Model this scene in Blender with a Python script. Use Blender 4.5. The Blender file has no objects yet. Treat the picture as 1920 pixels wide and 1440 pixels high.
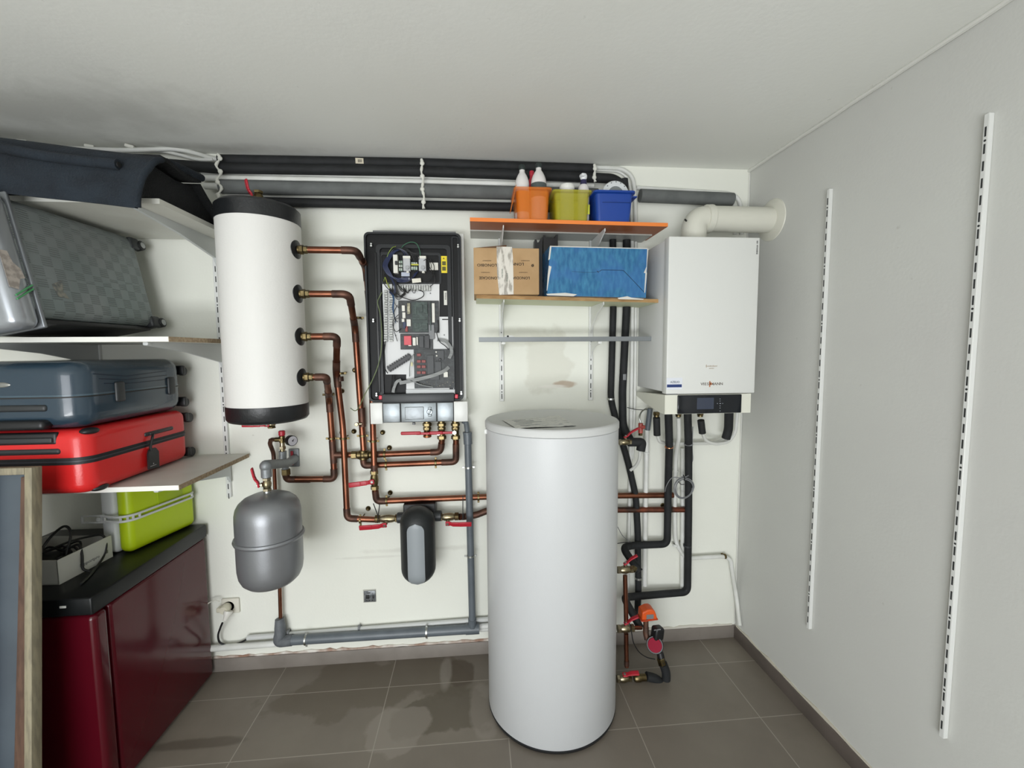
import bpy, bmesh, math, random
from mathutils import Vector, Matrix, Euler
random.seed(7)
D = bpy.data
SC = bpy.context.scene
COL = SC.collection
PI = math.pi

# ------------------------------------------------------------------ camera, world, light, exposure
FPX, YAW, PITCH, ROLL = 805.38, .085139, .0768813, -.0076820
CAM = Vector((-1.41258, -2.15798, 1.58733))
_f = Vector((math.sin(YAW)*math.cos(PITCH), math.cos(YAW)*math.cos(PITCH), -math.sin(PITCH)))
_r0 = Vector((math.cos(YAW), -math.sin(YAW), 0)); _u0 = _r0.cross(_f)
CR = math.cos(ROLL)*_r0 + math.sin(ROLL)*_u0
CU = -math.sin(ROLL)*_r0 + math.cos(ROLL)*_u0
CF = _f
cam_d = D.cameras.new('camera'); cam = D.objects.new('camera', cam_d); COL.objects.link(cam)
cam_d.sensor_fit = 'HORIZONTAL'; cam_d.sensor_width = 36; cam_d.lens = 36*FPX/1920
cam_d.clip_start = .02
_m = Matrix((CR, CU, -CF)).transposed().to_4x4(); _m.translation = CAM
cam.matrix_world = _m
SC.camera = cam
w = D.worlds.new('world'); SC.world = w; w.use_nodes = True
w.node_tree.nodes['Background'].inputs[0].default_value = (.78, .86, 1, 1)
w.node_tree.nodes['Background'].inputs[1].default_value = .9
def area(name, loc, target, sx, sy, e, col):
    l = D.lights.new(name, 'AREA'); l.shape = 'RECTANGLE'; l.size = sx; l.size_y = sy; l.energy = e; l.color = col
    o = D.objects.new(name, l); COL.objects.link(o); o.location = loc
    o.rotation_euler = (Vector(target)-Vector(loc)).to_track_quat('-Z', 'Y').to_euler()
    return o
# daylight entering through the open garage doorway behind the camera
area('doorway_daylight', (-2.3, -4.32, 1.15), (-2.2, 0, 1.25), 2.4, 2.1, 86, (.975, .99, 1))
# added fill lamp, unseen near the ground outside, aimed up to brighten the ceiling
area('ceiling_fill', (-2.15, -4.75, .06), (-1.9, -2.6, 2.5), 2.6, 1.2, 135, (.96, .99, 1))
SC.view_settings.view_transform = 'Standard'; SC.view_settings.look = 'None'
SC.view_settings.gamma = 1; SC.view_settings.use_curve_mapping = False
SC.view_settings.exposure = -0.13

# measurement helpers: a photo pixel seen as a ray, met with a real plane of the room
def _ray(px, py): return CF + (px-960)/FPX*CR - (py-720)/FPX*CU
def WY(px, py, y): d = _ray(px, py); return CAM + d*((y-CAM.y)/d.y)
def WX(px, py, x): d = _ray(px, py); return CAM + d*((x-CAM.x)/d.x)
def WZ(px, py, z): d = _ray(px, py); return CAM + d*((z-CAM.z)/d.z)

# ------------------------------------------------------------------ materials
def lin(c):
    if isinstance(c, str): c = tuple(int(c[i:i+2], 16)/255 for i in (0, 2, 4))
    return tuple(v/12.92 if v <= .04045 else ((v+.055)/1.055)**2.4 for v in c) + (1,)
MATS = {}
def mat(name, col, rough=.5, metal=0, col2=None, scale=6, lo=.4, hi=.6, bump=0, bscale=60, coat=0, trans=0, alpha=1, spec=.5, stretch=None):
    if name in MATS: return MATS[name]
    m = D.materials.new(name); m.use_nodes = True; nt = m.node_tree; b = nt.nodes['Principled BSDF']
    b.inputs['Base Color'].default_value = lin(col); b.inputs['Roughness'].default_value = rough
    b.inputs['Metallic'].default_value = metal; b.inputs['Specular IOR Level'].default_value = spec
    if coat: b.inputs['Coat Weight'].default_value = coat; b.inputs['Coat Roughness'].default_value = .05
    if trans: b.inputs['Transmission Weight'].default_value = trans
    if alpha < 1: b.inputs['Alpha'].default_value = alpha
    tc = nt.nodes.new('ShaderNodeTexCoord')
    src = tc.outputs['Object']
    if stretch:
        mp = nt.nodes.new('ShaderNodeMapping'); mp.inputs['Scale'].default_value = stretch
        nt.links.new(src, mp.inputs[0]); src = mp.outputs[0]
    if col2:
        n = nt.nodes.new('ShaderNodeTexNoise'); n.inputs['Scale'].default_value = scale; n.inputs['Detail'].default_value = 5
        nt.links.new(src, n.inputs['Vector'])
        r = nt.nodes.new('ShaderNodeValToRGB'); r.color_ramp.elements[0].position = lo; r.color_ramp.elements[1].position = hi
        r.color_ramp.elements[0].color = lin(col); r.color_ramp.elements[1].color = lin(col2)
        nt.links.new(n.outputs['Fac'], r.inputs[0]); nt.links.new(r.outputs[0], b.inputs['Base Color'])
    if bump:
        n = nt.nodes.new('ShaderNodeTexNoise'); n.inputs['Scale'].default_value = bscale; n.inputs['Detail'].default_value = 3
        nt.links.new(src, n.inputs['Vector'])
        bp = nt.nodes.new('ShaderNodeBump'); bp.inputs['Strength'].default_value = bump; bp.inputs['Distance'].default_value = .01
        nt.links.new(n.outputs['Fac'], bp.inputs['Height']); nt.links.new(bp.outputs[0], b.inputs['Normal'])
    MATS[name] = m; return m

white_enamel = mat('white_enamel', 'dadbd7', .32, bump=.03, bscale=300)
white_jacket = mat('white_tank_jacket', 'dddcd8', .55, bump=.06, bscale=120)
tank_white = mat('storage_tank_white', 'c6c8c9', .42, bump=.04, bscale=160)
warm_white = mat('warm_white_plastic', 'dcdccf', .4)
white_pl = mat('white_painted_pipe', 'dedfdb', .45, col2='d2d3cd', scale=8, bump=.1, bscale=30)
black_pl = mat('black_plastic', '17181a', .42)
black_cap = mat('black_cap_plastic', '1b1d1f', .38, bump=.1, bscale=80)
black_foam = mat('black_foam_insulation', '131516', .75, col2='1b1d1f', scale=14, bump=.35, bscale=25)
grey_foam = mat('grey_foam_insulation', '5c5f5e', .85, col2='656867', scale=14, bump=.25, bscale=30)
dk_grey = mat('dark_grey_plastic', '2b2e30', .45)
mid_grey = mat('mid_grey_plastic', '77797b', .5)
grey_pvc = mat('grey_pvc', '62696f', .38, col2='596066', scale=9)
copper = mat('copper_tube', '8c5c47', .36, 1, col2='734838', scale=7, lo=.42, hi=.62, stretch=(1, 1, 1))
copper_dk = mat('oxidised_copper', '49362f', .5, .7, col2='6f4d3f', scale=22, lo=.38, hi=.72)
brass = mat('brass', '7f7150', .38, 1, col2='62563c', scale=30)
nickel = mat('nickel_brass', 'aaa08a', .3, 1, col2='8f8468', scale=30)
steel = mat('zinc_steel', 'b9bbb8', .35, 1)
chrome = mat('chrome_foil', '8c9295', .42, 1, bump=.2, bscale=14)
red_pl = mat('red_handle_plastic', 'ad2030', .4)
red_br = mat('red_clip_plastic', 'cf3a4c', .4)
tank_silver = mat('silver_vessel_paint', '85878a', .36, .55, bump=.04, bscale=200)
arm_grey = mat('grey_cast_metal', '84888a', .5, .5, bump=.2, bscale=70)
plaster = mat('filler_plaster', 'd9d6cc', .9)
mark = mat('black_print', '1c1c1c', .6)
rubber = mat('cable_black', '151617', .5)

# ------------------------------------------------------------------ geometry builder
class G:
    def __init__(s): s.v = []; s.f = []; s.fm = []; s.mi = 0
    def add(s, vs, fs, M=None):
        k = len(s.v)
        for v in vs: s.v.append(tuple(M @ Vector(v)) if M is not None else tuple(v))
        for f in fs: s.f.append([i+k for i in f]); s.fm.append(s.mi)
        return s
    def bmadd(s, bm, M=None):
        bm.verts.index_update()
        s.add([v.co.copy() for v in bm.verts], [[v.index for v in f.verts] for f in bm.faces], M); bm.free(); return s
    def box(s, c, size, rot=None, bev=0, seg=2, M=None):
        bm = bmesh.new(); bmesh.ops.create_cube(bm, size=1)
        for v in bm.verts: v.co = Vector((v.co.x*size[0], v.co.y*size[1], v.co.z*size[2]))
        if bev > 0:
            bmesh.ops.bevel(bm, geom=bm.edges[:], offset=min(bev, min(size)*.49), segments=seg, profile=.5, affect='EDGES', clamp_overlap=True)
        T = Matrix.Translation(Vector(c))
        if rot is not None: T = T @ (Euler(rot).to_matrix().to_4x4() if not isinstance(rot, Matrix) else rot.to_4x4())
        if M is not None: T = M @ T
        return s.bmadd(bm, T)
    def half(s, x0, x1, y0, y1, z0, z1, bev, seg, cut, upper, bulge=0):
        bm = bmesh.new(); bmesh.ops.create_cube(bm, size=1)
        for v in bm.verts: v.co = Vector(((x0+x1)/2+v.co.x*(x1-x0), (y0+y1)/2+v.co.y*(y1-y0), (z0+z1)/2+v.co.z*(z1-z0)))
        ve = [e for e in bm.edges if abs(e.verts[0].co.z-e.verts[1].co.z) > .01]
        bmesh.ops.bevel(bm, geom=ve, offset=bev*1.5, segments=seg+3, profile=.5, affect='EDGES')
        he = [e for e in bm.edges if abs(e.verts[0].co.z-e.verts[1].co.z) < 1e-5 and len(e.link_faces) == 2 and e.calc_face_angle(0) > 1]
        bmesh.ops.bevel(bm, geom=he, offset=bev, segments=seg, profile=.5, affect='EDGES')
        r = bmesh.ops.bisect_plane(bm, geom=bm.verts[:]+bm.edges[:]+bm.faces[:], plane_co=(0, 0, cut), plane_no=(0, 0, 1), clear_inner=upper, clear_outer=not upper)
        bmesh.ops.holes_fill(bm, edges=[e for e in bm.edges if e.is_boundary], sides=0)
        return s.bmadd(bm)
    def bb(s, x0, x1, y0, y1, z0, z1, bev=0, seg=2, M=None):
        return s.box(((x0+x1)/2, (y0+y1)/2, (z0+z1)/2), (abs(x1-x0), abs(y1-y0), abs(z1-z0)), None, bev, seg, M)
    def tube(s, pts, r, n=14, cap=True, closed=False):
        pts = [Vector(p) for p in pts]
        P = [pts[0]]
        for p in pts[1:]:
            if (p-P[-1]).length > 1e-6: P.append(p)
        rs = r if isinstance(r, (list, tuple)) else [r]*len(P)
        vs = []; fs = []; up = None; N = len(P)
        for i, p in enumerate(P):
            if closed: t = P[(i+1) % N]-P[i-1]
            elif i == 0: t = P[1]-P[0]
            elif i == N-1: t = P[-1]-P[-2]
            else: t = (P[i+1]-p).normalized()+(p-P[i-1]).normalized()
            t = t.normalized()
            if up is None:
                a = Vector((0, 0, 1)) if abs(t.z) < .9 else Vector((1, 0, 0))
                up = (a-t*a.dot(t)).normalized()
            else:
                up = (up-t*up.dot(t)).normalized()
            sd = t.cross(up)
            for k in range(n):
                a = 2*PI*k/n; vs.append(p+(up*math.cos(a)+sd*math.sin(a))*rs[min(i, len(rs)-1)])
        R = N if closed else N-1
        for i in range(R):
            j = (i+1) % N
            for k in range(n):
                fs.append([i*n+k, i*n+(k+1) % n, j*n+(k+1) % n, j*n+k])
        if cap and not closed:
            fs.append(list(range(n))[::-1]); fs.append([(N-1)*n+k for k in range(n)])
        return s.add(vs, fs)
    def lathe(s, prof, o=(0, 0, 0), ax=(0, 0, 1), n=40, ref=None):
        ax = Vector(ax).normalized(); o = Vector(o)
        a = Vector(ref) if ref is not None else (Vector((0, 0, 1)) if abs(ax.z) < .9 else Vector((1, 0, 0)))
        u = (a-ax*a.dot(ax)).normalized(); v = ax.cross(u)
        vs = []; fs = []
        for (r, h) in prof:
            for k in range(n):
                t = 2*PI*k/n; vs.append(o+ax*h+(u*math.cos(t)+v*math.sin(t))*max(r, 1e-5))
        for i in range(len(prof)-1):
            for k in range(n): fs.append([i*n+k, i*n+(k+1) % n, (i+1)*n+(k+1) % n, (i+1)*n+k])
        fs.append(list(range(n))[::-1]); fs.append([(len(prof)-1)*n+k for k in range(n)])
        return s.add(vs, fs)
    def cyl(s, a, b, r, n=24, ch=0):
        a = Vector(a); b = Vector(b); L = (b-a).length
        pr = [(r, 0), (r, L)] if not ch else [(r-ch, 0), (r, ch), (r, L-ch), (r-ch, L)]
        return s.lathe(pr, a, b-a, n)
    def hexn(s, a, b, r): return s.cyl(a, b, r, 6, r*.08)
    def ball(s, c, r, n=18, sc=(1, 1, 1)):
        pr = [(r*math.sin(PI*i/10), -r*math.cos(PI*i/10)) for i in range(11)]
        k = len(s.v); s.lathe(pr, (0, 0, 0), (0, 0, 1), n)
        for i in range(k, len(s.v)):
            v = s.v[i]; s.v[i] = (v[0]*sc[0]+c[0], v[1]*sc[1]+c[1], v[2]*sc[2]+c[2])
        return s
    def prism(s, poly, d, M=None):
        """poly: 3-D points of a planar outline; d: extrusion vector"""
        d = Vector(d); n = len(poly); vs = [Vector(p) for p in poly]+[Vector(p)+d for p in poly]
        fs = [list(range(n))[::-1], [n+i for i in range(n)]]+[[i, (i+1) % n, n+(i+1) % n, n+i] for i in range(n)]
        return s.add(vs, fs, M)
    def plate(s, pts, th, y):
        """outline given as photo pixels met with the plane Y=y, thickened towards the camera"""
        return s.prism([WY(a, b, y) for a, b in pts], (0, -th, 0))
    def text(s, txt, size, o, xd=(1, 0, 0), yd=(0, 0, 1), align='CENTER', ext=.0006, bold=0, sx=1):
        cu = D.curves.new('lettering', 'FONT'); cu.body = txt; cu.size = size; cu.extrude = ext
        cu.align_x = align; cu.align_y = 'CENTER'; cu.offset = bold; cu.resolution_u = 2
        ob = D.objects.new('lettering', cu); me = ob.to_mesh()
        xd = Vector(xd).normalized(); yd = Vector(yd).normalized(); z = xd.cross(yd)
        M = Matrix((xd*sx, yd, z)).transposed().to_4x4(); M.translation = Vector(o)
        s.add([v.co.copy() for v in me.vertices], [list(p.vertices) for p in me.polygons], M)
        ob.to_mesh_clear(); D.objects.remove(ob); D.curves.remove(cu); return s
    def xf(s, M):
        s.v = [tuple(M @ Vector(v)) for v in s.v]; return s
    def make(s, name, m, parent=None, smooth=40, label=None, cat=None, group=None, kind=None):
        ms = m if isinstance(m, (list, tuple)) else [m]
        root = parent
        off = Vector((0, 0, 0))
        if parent is not None:
            while root.parent is not None: root = root.parent
            off = Vector(root.location)
        else:
            xs = [v[0] for v in s.v]; ys = [v[1] for v in s.v]; zs = [v[2] for v in s.v]
            off = Vector(((min(xs)+max(xs))/2, (min(ys)+max(ys))/2, min(zs)))
        me = D.meshes.new(name)
        me.from_pydata([tuple(Vector(v)-off) for v in s.v], [], s.f)
        for x in ms: me.materials.append(x)
        me.polygons.foreach_set('material_index', s.fm)
        bm = bmesh.new(); bm.from_mesh(me)
        bmesh.ops.recalc_face_normals(bm, faces=bm.faces[:])
        lim = math.radians(smooth)
        for f in bm.faces: f.smooth = True
        for e in bm.edges:
            if len(e.link_faces) != 2 or e.calc_face_angle(0) > lim: e.smooth = False
        bm.to_mesh(me); bm.free(); me.update()
        o = D.objects.new(name, me); COL.objects.link(o)
        if parent is not None: o.parent = parent
        else: o.location = off
        tag(o, label, cat, group, kind)
        return o
def tag(o, label=None, cat=None, group=None, kind=None):
    if label: o['label'] = label
    if cat: o['category'] = cat
    if group: o['group'] = group
    if kind: o['kind'] = kind
    return o
def thing(name, label, cat, loc, group=None):
    o = D.objects.new(name, None); COL.objects.link(o); o.location = loc; o.empty_display_size = .05
    return tag(o, label, cat, group)
def copy_thing(o, loc, label):
    c = o.copy(); COL.objects.link(c); c.location = loc; c['label'] = label
    for ch in list(o.children):
        k = ch.copy(); COL.objects.link(k); k.parent = c
        for g in list(ch.children):
            q = g.copy(); COL.objects.link(q); q.parent = k
    return c
def fillet(pts, r, n=6):
    pts = [Vector(p) for p in pts]
    rr = r if isinstance(r, (list, tuple)) else [r]*len(pts)
    out = [pts[0]]
    for i in range(1, len(pts)-1):
        a, b, c = pts[i-1], pts[i], pts[i+1]
        d1 = (a-b); d2 = (c-b); t = min(rr[i], d1.length*.48, d2.length*.48)
        p1 = b+d1.normalized()*t; p2 = b+d2.normalized()*t
        for k in range(n+1):
            u = k/n; out.append(p1*(1-u)**2+b*2*u*(1-u)+p2*u*u)
    out.append(pts[-1]); return out
def spline(pts, n=8):
    P = [Vector(p) for p in pts]; P = [P[0]*2-P[1]]+P+[P[-1]*2-P[-2]]; out = []
    for i in range(1, len(P)-2):
        for k in range(n):
            t = k/n; a, b, c, d = P[i-1], P[i], P[i+1], P[i+2]
            out.append(.5*((2*b)+(c-a)*t+(2*a-5*b+4*c-d)*t*t+(3*b-a-3*c+d)*t**3))
    out.append(P[-2]); return out

# ------------------------------------------------------------------ the room
XL, YF, H = -3.66, -4.2, 2.5
def ramp_mix(nt, fac, a, b):
    mx = nt.nodes.new('ShaderNodeMix'); mx.data_type = 'RGBA'
    for k, v in ((6, a), (7, b)):
        if isinstance(v, tuple): mx.inputs[k].default_value = v
        else: nt.links.new(v, mx.inputs[k])
    nt.links.new(fac, mx.inputs[0]); return mx.outputs[2]
def nnode(nt, scale, detail=4, vec=None, rough=.5):
    n = nt.nodes.new('ShaderNodeTexNoise'); n.inputs['Scale'].default_value = scale; n.inputs['Detail'].default_value = detail
    n.inputs['Roughness'].default_value = rough
    if vec is not None: nt.links.new(vec, n.inputs['Vector'])
    return n.outputs['Fac']
def maprange(nt, v, a, b, c=0, d=1):
    n = nt.nodes.new('ShaderNodeMapRange'); n.inputs[1].default_value = a; n.inputs[2].default_value = b
    n.inputs[3].default_value = c; n.inputs[4].default_value = d; n.clamp = True
    nt.links.new(v, n.inputs[0]); return n.outputs[0]
def mathn(nt, op, a, b=None):
    n = nt.nodes.new('ShaderNodeMath'); n.operation = op
    for k, v in ((0, a), (1, b)):
        if v is None: continue
        if isinstance(v, (int, float)): n.inputs[k].default_value = v
        else: nt.links.new(v, n.inputs[k])
    return n.outputs[0]
def blob(nt, pos, c, r, edge=.35, wob=None, wamp=.0):
    """soft-edged patch around point c with radii r, edge warped by wob"""
    s = nt.nodes.new('ShaderNodeVectorMath'); s.operation = 'SUBTRACT'; nt.links.new(pos, s.inputs[0]); s.inputs[1].default_value = c
    d = nt.nodes.new('ShaderNodeVectorMath'); d.operation = 'DIVIDE'; nt.links.new(s.outputs[0], d.inputs[0]); d.inputs[1].default_value = r
    l = nt.nodes.new('ShaderNodeVectorMath'); l.operation = 'LENGTH'; nt.links.new(d.outputs[0], l.inputs[0])
    v = l.outputs['Value']
    if wob is not None: v = mathn(nt, 'ADD', v, mathn(nt, 'MULTIPLY', mathn(nt, 'SUBTRACT', wob, .5), wamp))
    return maprange(nt, v, 1-edge, 1, 1, 0)
def wallmat(name, base, base2, rough=.85, stains=(), bump=.12, bsc=90):
    m = D.materials.new(name); m.use_nodes = True; nt = m.node_tree; b = nt.nodes['Principled BSDF']
    b.inputs['Roughness'].default_value = rough; b.inputs['Specular IOR Level'].default_value = .25
    g = nt.nodes.new('ShaderNodeNewGeometry'); pos = g.outputs['Position']
    c = ramp_mix(nt, maprange(nt, nnode(nt, 1.3, 5, pos), .35, .65), lin(base), lin(base2))
    wob = nnode(nt, 9, 5, pos)
    for (cc, rr, colr, amt, wa, ed) in stains:
        f = mathn(nt, 'MULTIPLY', blob(nt, pos, cc, rr, ed, wob, wa), amt)
        c = ramp_mix(nt, f, c, lin(colr))
    # small scuffs
    sp = maprange(nt, nnode(nt, 34, 2, pos), .74, .80)
    c = ramp_mix(nt, mathn(nt, 'MULTIPLY', sp, .22), c, lin('8e8b80'))
    nt.links.new(c, b.inputs['Base Color'])
    bp = nt.nodes.new('ShaderNodeBump'); bp.inputs['Strength'].default_value = bump; bp.inputs['Distance'].default_value = .004
    nt.links.new(nnode(nt, bsc, 4, pos), bp.inputs['Height']); nt.links.new(bp.outputs[0], b.inputs['Normal'])
    return m
wall_back_m = wallmat('painted_plaster_back', 'e9eae1', 'e5e6dc', stains=(
    ((-1.04, 0, 1.53), (.12, .3, .19), 'cfcdc0', .42, 1.3, .15),
    ((-.96, 0, 1.415), (.075, .3, .022), 'b59f8a', .75, 1.2, .3),
    ((-1.02, 0, 1.405), (.09, .3, .012), 'e6e4dc', .8, 1.0, .3),
    ((-1.15, 0, 1.66), (.2, .3, .05), 'bdbbab', .3, 1.6, .4),
    ((-1.95, 0, .55), (.22, .3, .008), 'c9c7be', .35, 1.6, .5),
    ((-1.7, 0, .58), (.35, .3, .015), 'c3c1b6', .35, 1.8, .6)))
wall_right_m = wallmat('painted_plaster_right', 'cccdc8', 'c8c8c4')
wall_other_m = wallmat('painted_plaster_other', 'e0e0da', 'dadad4')
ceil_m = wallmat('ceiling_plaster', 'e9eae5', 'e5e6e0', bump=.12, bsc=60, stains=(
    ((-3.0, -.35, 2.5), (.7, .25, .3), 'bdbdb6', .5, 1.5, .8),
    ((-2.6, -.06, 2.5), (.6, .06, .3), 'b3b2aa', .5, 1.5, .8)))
fm = D.materials.new('floor_tiles'); fm.use_nodes = True; nt = fm.node_tree; b = nt.nodes['Principled BSDF']
g = nt.nodes.new('ShaderNodeNewGeometry'); pos = g.outputs['Position']
sx = nt.nodes.new('ShaderNodeSeparateXYZ'); nt.links.new(pos, sx.inputs[0])
def gridline(v, off, pitch, w):
    a = mathn(nt, 'ADD', v, off); q = mathn(nt, 'DIVIDE', a, pitch); fr = mathn(nt, 'FRACT', q)
    e = mathn(nt, 'MINIMUM', fr, mathn(nt, 'SUBTRACT', 1., fr)); return mathn(nt, 'LESS_THAN', e, w/pitch/2), mathn(nt, 'FLOOR', q)
gx, ix = gridline(sx.outputs[0], .207+5.45, .545, .004)
gy, iy = gridline(sx.outputs[1], .19+6.5, .325, .004)
gr = mathn(nt, 'MAXIMUM', gx, gy)
cid = nt.nodes.new('ShaderNodeCombineXYZ'); nt.links.new(ix, cid.inputs[0]); nt.links.new(iy, cid.inputs[1])
wn = nt.nodes.new('ShaderNodeTexWhiteNoise'); wn.noise_dimensions = '2D'; nt.links.new(cid.outputs[0], wn.inputs['Vector'])
c = ramp_mix(nt, maprange(nt, nnode(nt, 2.6, 6, pos, .6), .3, .7), lin('756d63'), lin('837b70'))
c = ramp_mix(nt, mathn(nt, 'MULTIPLY', wn.outputs['Value'], .35), c, lin('6f675f'))
wob = nnode(nt, 5, 5, pos)
damp = 0
for (cc, rr, colr, amt, wa, ed) in (
        ((-1.92, -.16, 0), (.46, .19, .3), '655c4f', .75,1.9, .12), ((-1.58, -.36, 0), (.24, .13, .3), '5f574a', .8, 1.9, .1),
        ((-1.78, -.42, 0), (.16, .13, .3), '938b82', .6, 1.9, .12), ((-1.40, -.36, 0), (.07, .16, .3), '8f877e', .6, 1.9, .25),
        ((-1.50, -.12, 0), (.07, .09, .3), '564b3f', .8, 1.9, .2), ((-1.58, -.13, 0), (.03, .12, .3), '979087', .6, 1.3, .4),
        ((-2.55, -.42, 0), (.22, .03, .3), '4f463c', .6, 1.5, .3), ((-2.3, -.62, 0), (.4, .1, .3), '6a6156', .5, 1.5, .3)):
    f = mathn(nt, 'MULTIPLY', blob(nt, pos, cc, rr, ed, wob, wa), amt); c = ramp_mix(nt, f, c, lin(colr))
c = ramp_mix(nt, mathn(nt, 'MULTIPLY', gr, .75), c, lin('a59e93'))
nt.links.new(c, b.inputs['Base Color'])
nt.links.new(maprange(nt, nnode(nt, 7, 4, pos), .3, .7, .36, .55), b.inputs['Roughness'])
bp = nt.nodes.new('ShaderNodeBump'); bp.inputs['Strength'].default_value = .3; bp.inputs['Distance'].default_value = .002
nt.links.new(mathn(nt, 'SUBTRACT', 1., gr), bp.inputs['Height']); nt.links.new(bp.outputs[0], b.inputs['Normal'])
base_m = mat('baseboard_tile', '857e77', .5, col2='7a736c', scale=5)
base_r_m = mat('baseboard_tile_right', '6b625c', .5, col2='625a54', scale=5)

def struct(name, g_, m): return g_.make(name, m, kind='structure')
struct('floor', G().bb(XL-.1, .1, YF-3, .1, -.12, 0), fm)
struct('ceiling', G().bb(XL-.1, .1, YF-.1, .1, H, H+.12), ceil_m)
struct('wall_back', G().bb(XL-.1, .1, 0, .12, 0, H), wall_back_m)
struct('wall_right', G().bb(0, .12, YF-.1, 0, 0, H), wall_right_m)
struct('wall_left', G().bb(XL-.12, XL, YF-.1, 0, 0, H), wall_other_m)
g = G(); g.bb(XL, -3.42, YF-.1, YF, 0, H); g.bb(-.86, 0, YF-.1, YF, 0, H); g.bb(-3.42, -.86, YF-.1, YF, 2.22, H)
struct('wall_front', g, wall_other_m)
g = G(); g.bb(-2.95, -.0, -.012, 0, 0, .068, .002)
for xx in (-2.39, -1.845, -1.3, -.755, -.207): g.bb(xx-.001, xx+.001, -.0128, -.01, 0, .067)
struct('baseboard_back', g, base_m)
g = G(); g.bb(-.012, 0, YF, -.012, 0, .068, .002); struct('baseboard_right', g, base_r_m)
# uneven plaster line above the skirting and the caulk in the ceiling corner
def ragged(axis, a, b, z0, z1, step, m, name, th=.004, fix=0):
    g = G(); n = int(abs(b-a)/step); pts = []
    for i in range(n+1):
        t = a+(b-a)*i/n; pts.append((t, z1+random.uniform(-.005, .006)))
    lo = [(t, z0+random.uniform(-.002, .004)) for t, _ in reversed(pts)]
    poly = [((t, fix, z) if axis == 'x' else (fix, t, z)) for t, z in pts+lo]
    for i in range(n):
        q = [poly[i], poly[i+1], poly[2*n+1-i-1], poly[2*n+1-i]]
        g.prism(q, (0, -th, 0) if axis == 'x' else (-th, 0, 0))
    return struct(name, g, m)
ragged('x', -2.78, -1.2, .066, .078, .03, mat('bare_brown_plaster', '9a7a68', .9, col2='dcd8d0', scale=9, lo=.4, hi=.6), 'trim_1', .006)
ragged('x', -.62, -.02, .066, .078, .03, mat('rough_filler', 'cfcbc0', .9), 'trim_2', .006)
ragged('y', -.02, -2.2, .066, .076, .05, mat('rough_filler_b', 'cfc9ba', .9), 'trim_3', .006)
g = G(); pts = [(-.006+random.uniform(-.001, .001), -.0-.06*i, H-.006+random.uniform(-.0012, .0012)) for i in range(70)]
g.tube(pts, .0085, 8); struct('trim_4', g, mat('ceiling_caulk', 'd6d6d0', .8))
g = G(); g.tube([(-.004, -.004, .08+.1*i) for i in range(25)], .004, 6); struct('trim_5', g, MATS['ceiling_caulk'])

# ------------------------------------------------------------------ plumbing vocabulary
def clip_into(g, c, ax, r, ear, off=.04, wall=True):
    """metal pipe clip: ring, two screwed ears, stem and rosette to the wall"""
    c = Vector(c); ax = Vector(ax).normalized(); ear = Vector(ear).normalized()
    g.cyl(c-ax*.005, c+ax*.005, r+.0025, 20, .001)
    for s_ in (-1, 1):
        e = c+ear*s_*(r+.007); nrm = ax.cross(ear)
        g.box(e, (.013, .010, .003), Matrix((ear, ax, nrm)).transposed(), .001, 1)
        g.cyl(e-nrm*.004, e+nrm*.004, .0028, 8)
    if wall and c.y < -.01:
        g.cyl(c, (c.x, -.001, c.z), .0035, 8)
def rosette(g, x, z, r=.012, y=-.02):
    g.lathe([(r*.6, 0), (r, .003), (r, .006), (r*.75, .009), (r*.35, .006)], (x, 0, z), (0, -1, 0), 20)
    g.cyl((x, -.005, z), (x, y, z), .003, 8)
def copper_run(name, label, pts, r, br=.03, clips=(), cat='pipe', m=copper, mb=copper_dk, group=None, dark_ends=()):
    pts = [Vector(p) for p in pts]
    t = thing(name, label, cat, pts[0], group)
    f = fillet(pts, br); G().tube(f, r, 16).make('tube', m, t)
    n = len(pts)
    for i in range(1, n-1):
        a, b_, c = pts[i-1], pts[i], pts[i+1]
        if (a-b_).normalized().dot((c-b_).normalized()) < -.985: continue
        d1 = (a-b_); d2 = (c-b_); L = min(br[i] if isinstance(br, list) else br, d1.length*.48, d2.length*.48)
        e = .02
        q = [b_+d1.normalized()*min(L+e, d1.length*.95), b_, b_+d2.normalized()*min(L+e, d2.length*.95)]
        g = G(); g.tube(fillet(q, L), r*1.13, 16)
        g.make('elbow', mb, t)
    for (p, q) in dark_ends:
        G().tube([p, q], r*1.12, 16).make('coupling', mb, t)
    for c in clips:
        p, ax, ear = c[:3]
        g = G(); clip_into(g, p, ax, r, ear)
        if len(c) > 3: rosette(g, Vector(p).x+c[3][0], Vector(p).z+c[3][1])
        g.make('pipe_clip', brass, t)
    return t
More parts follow.
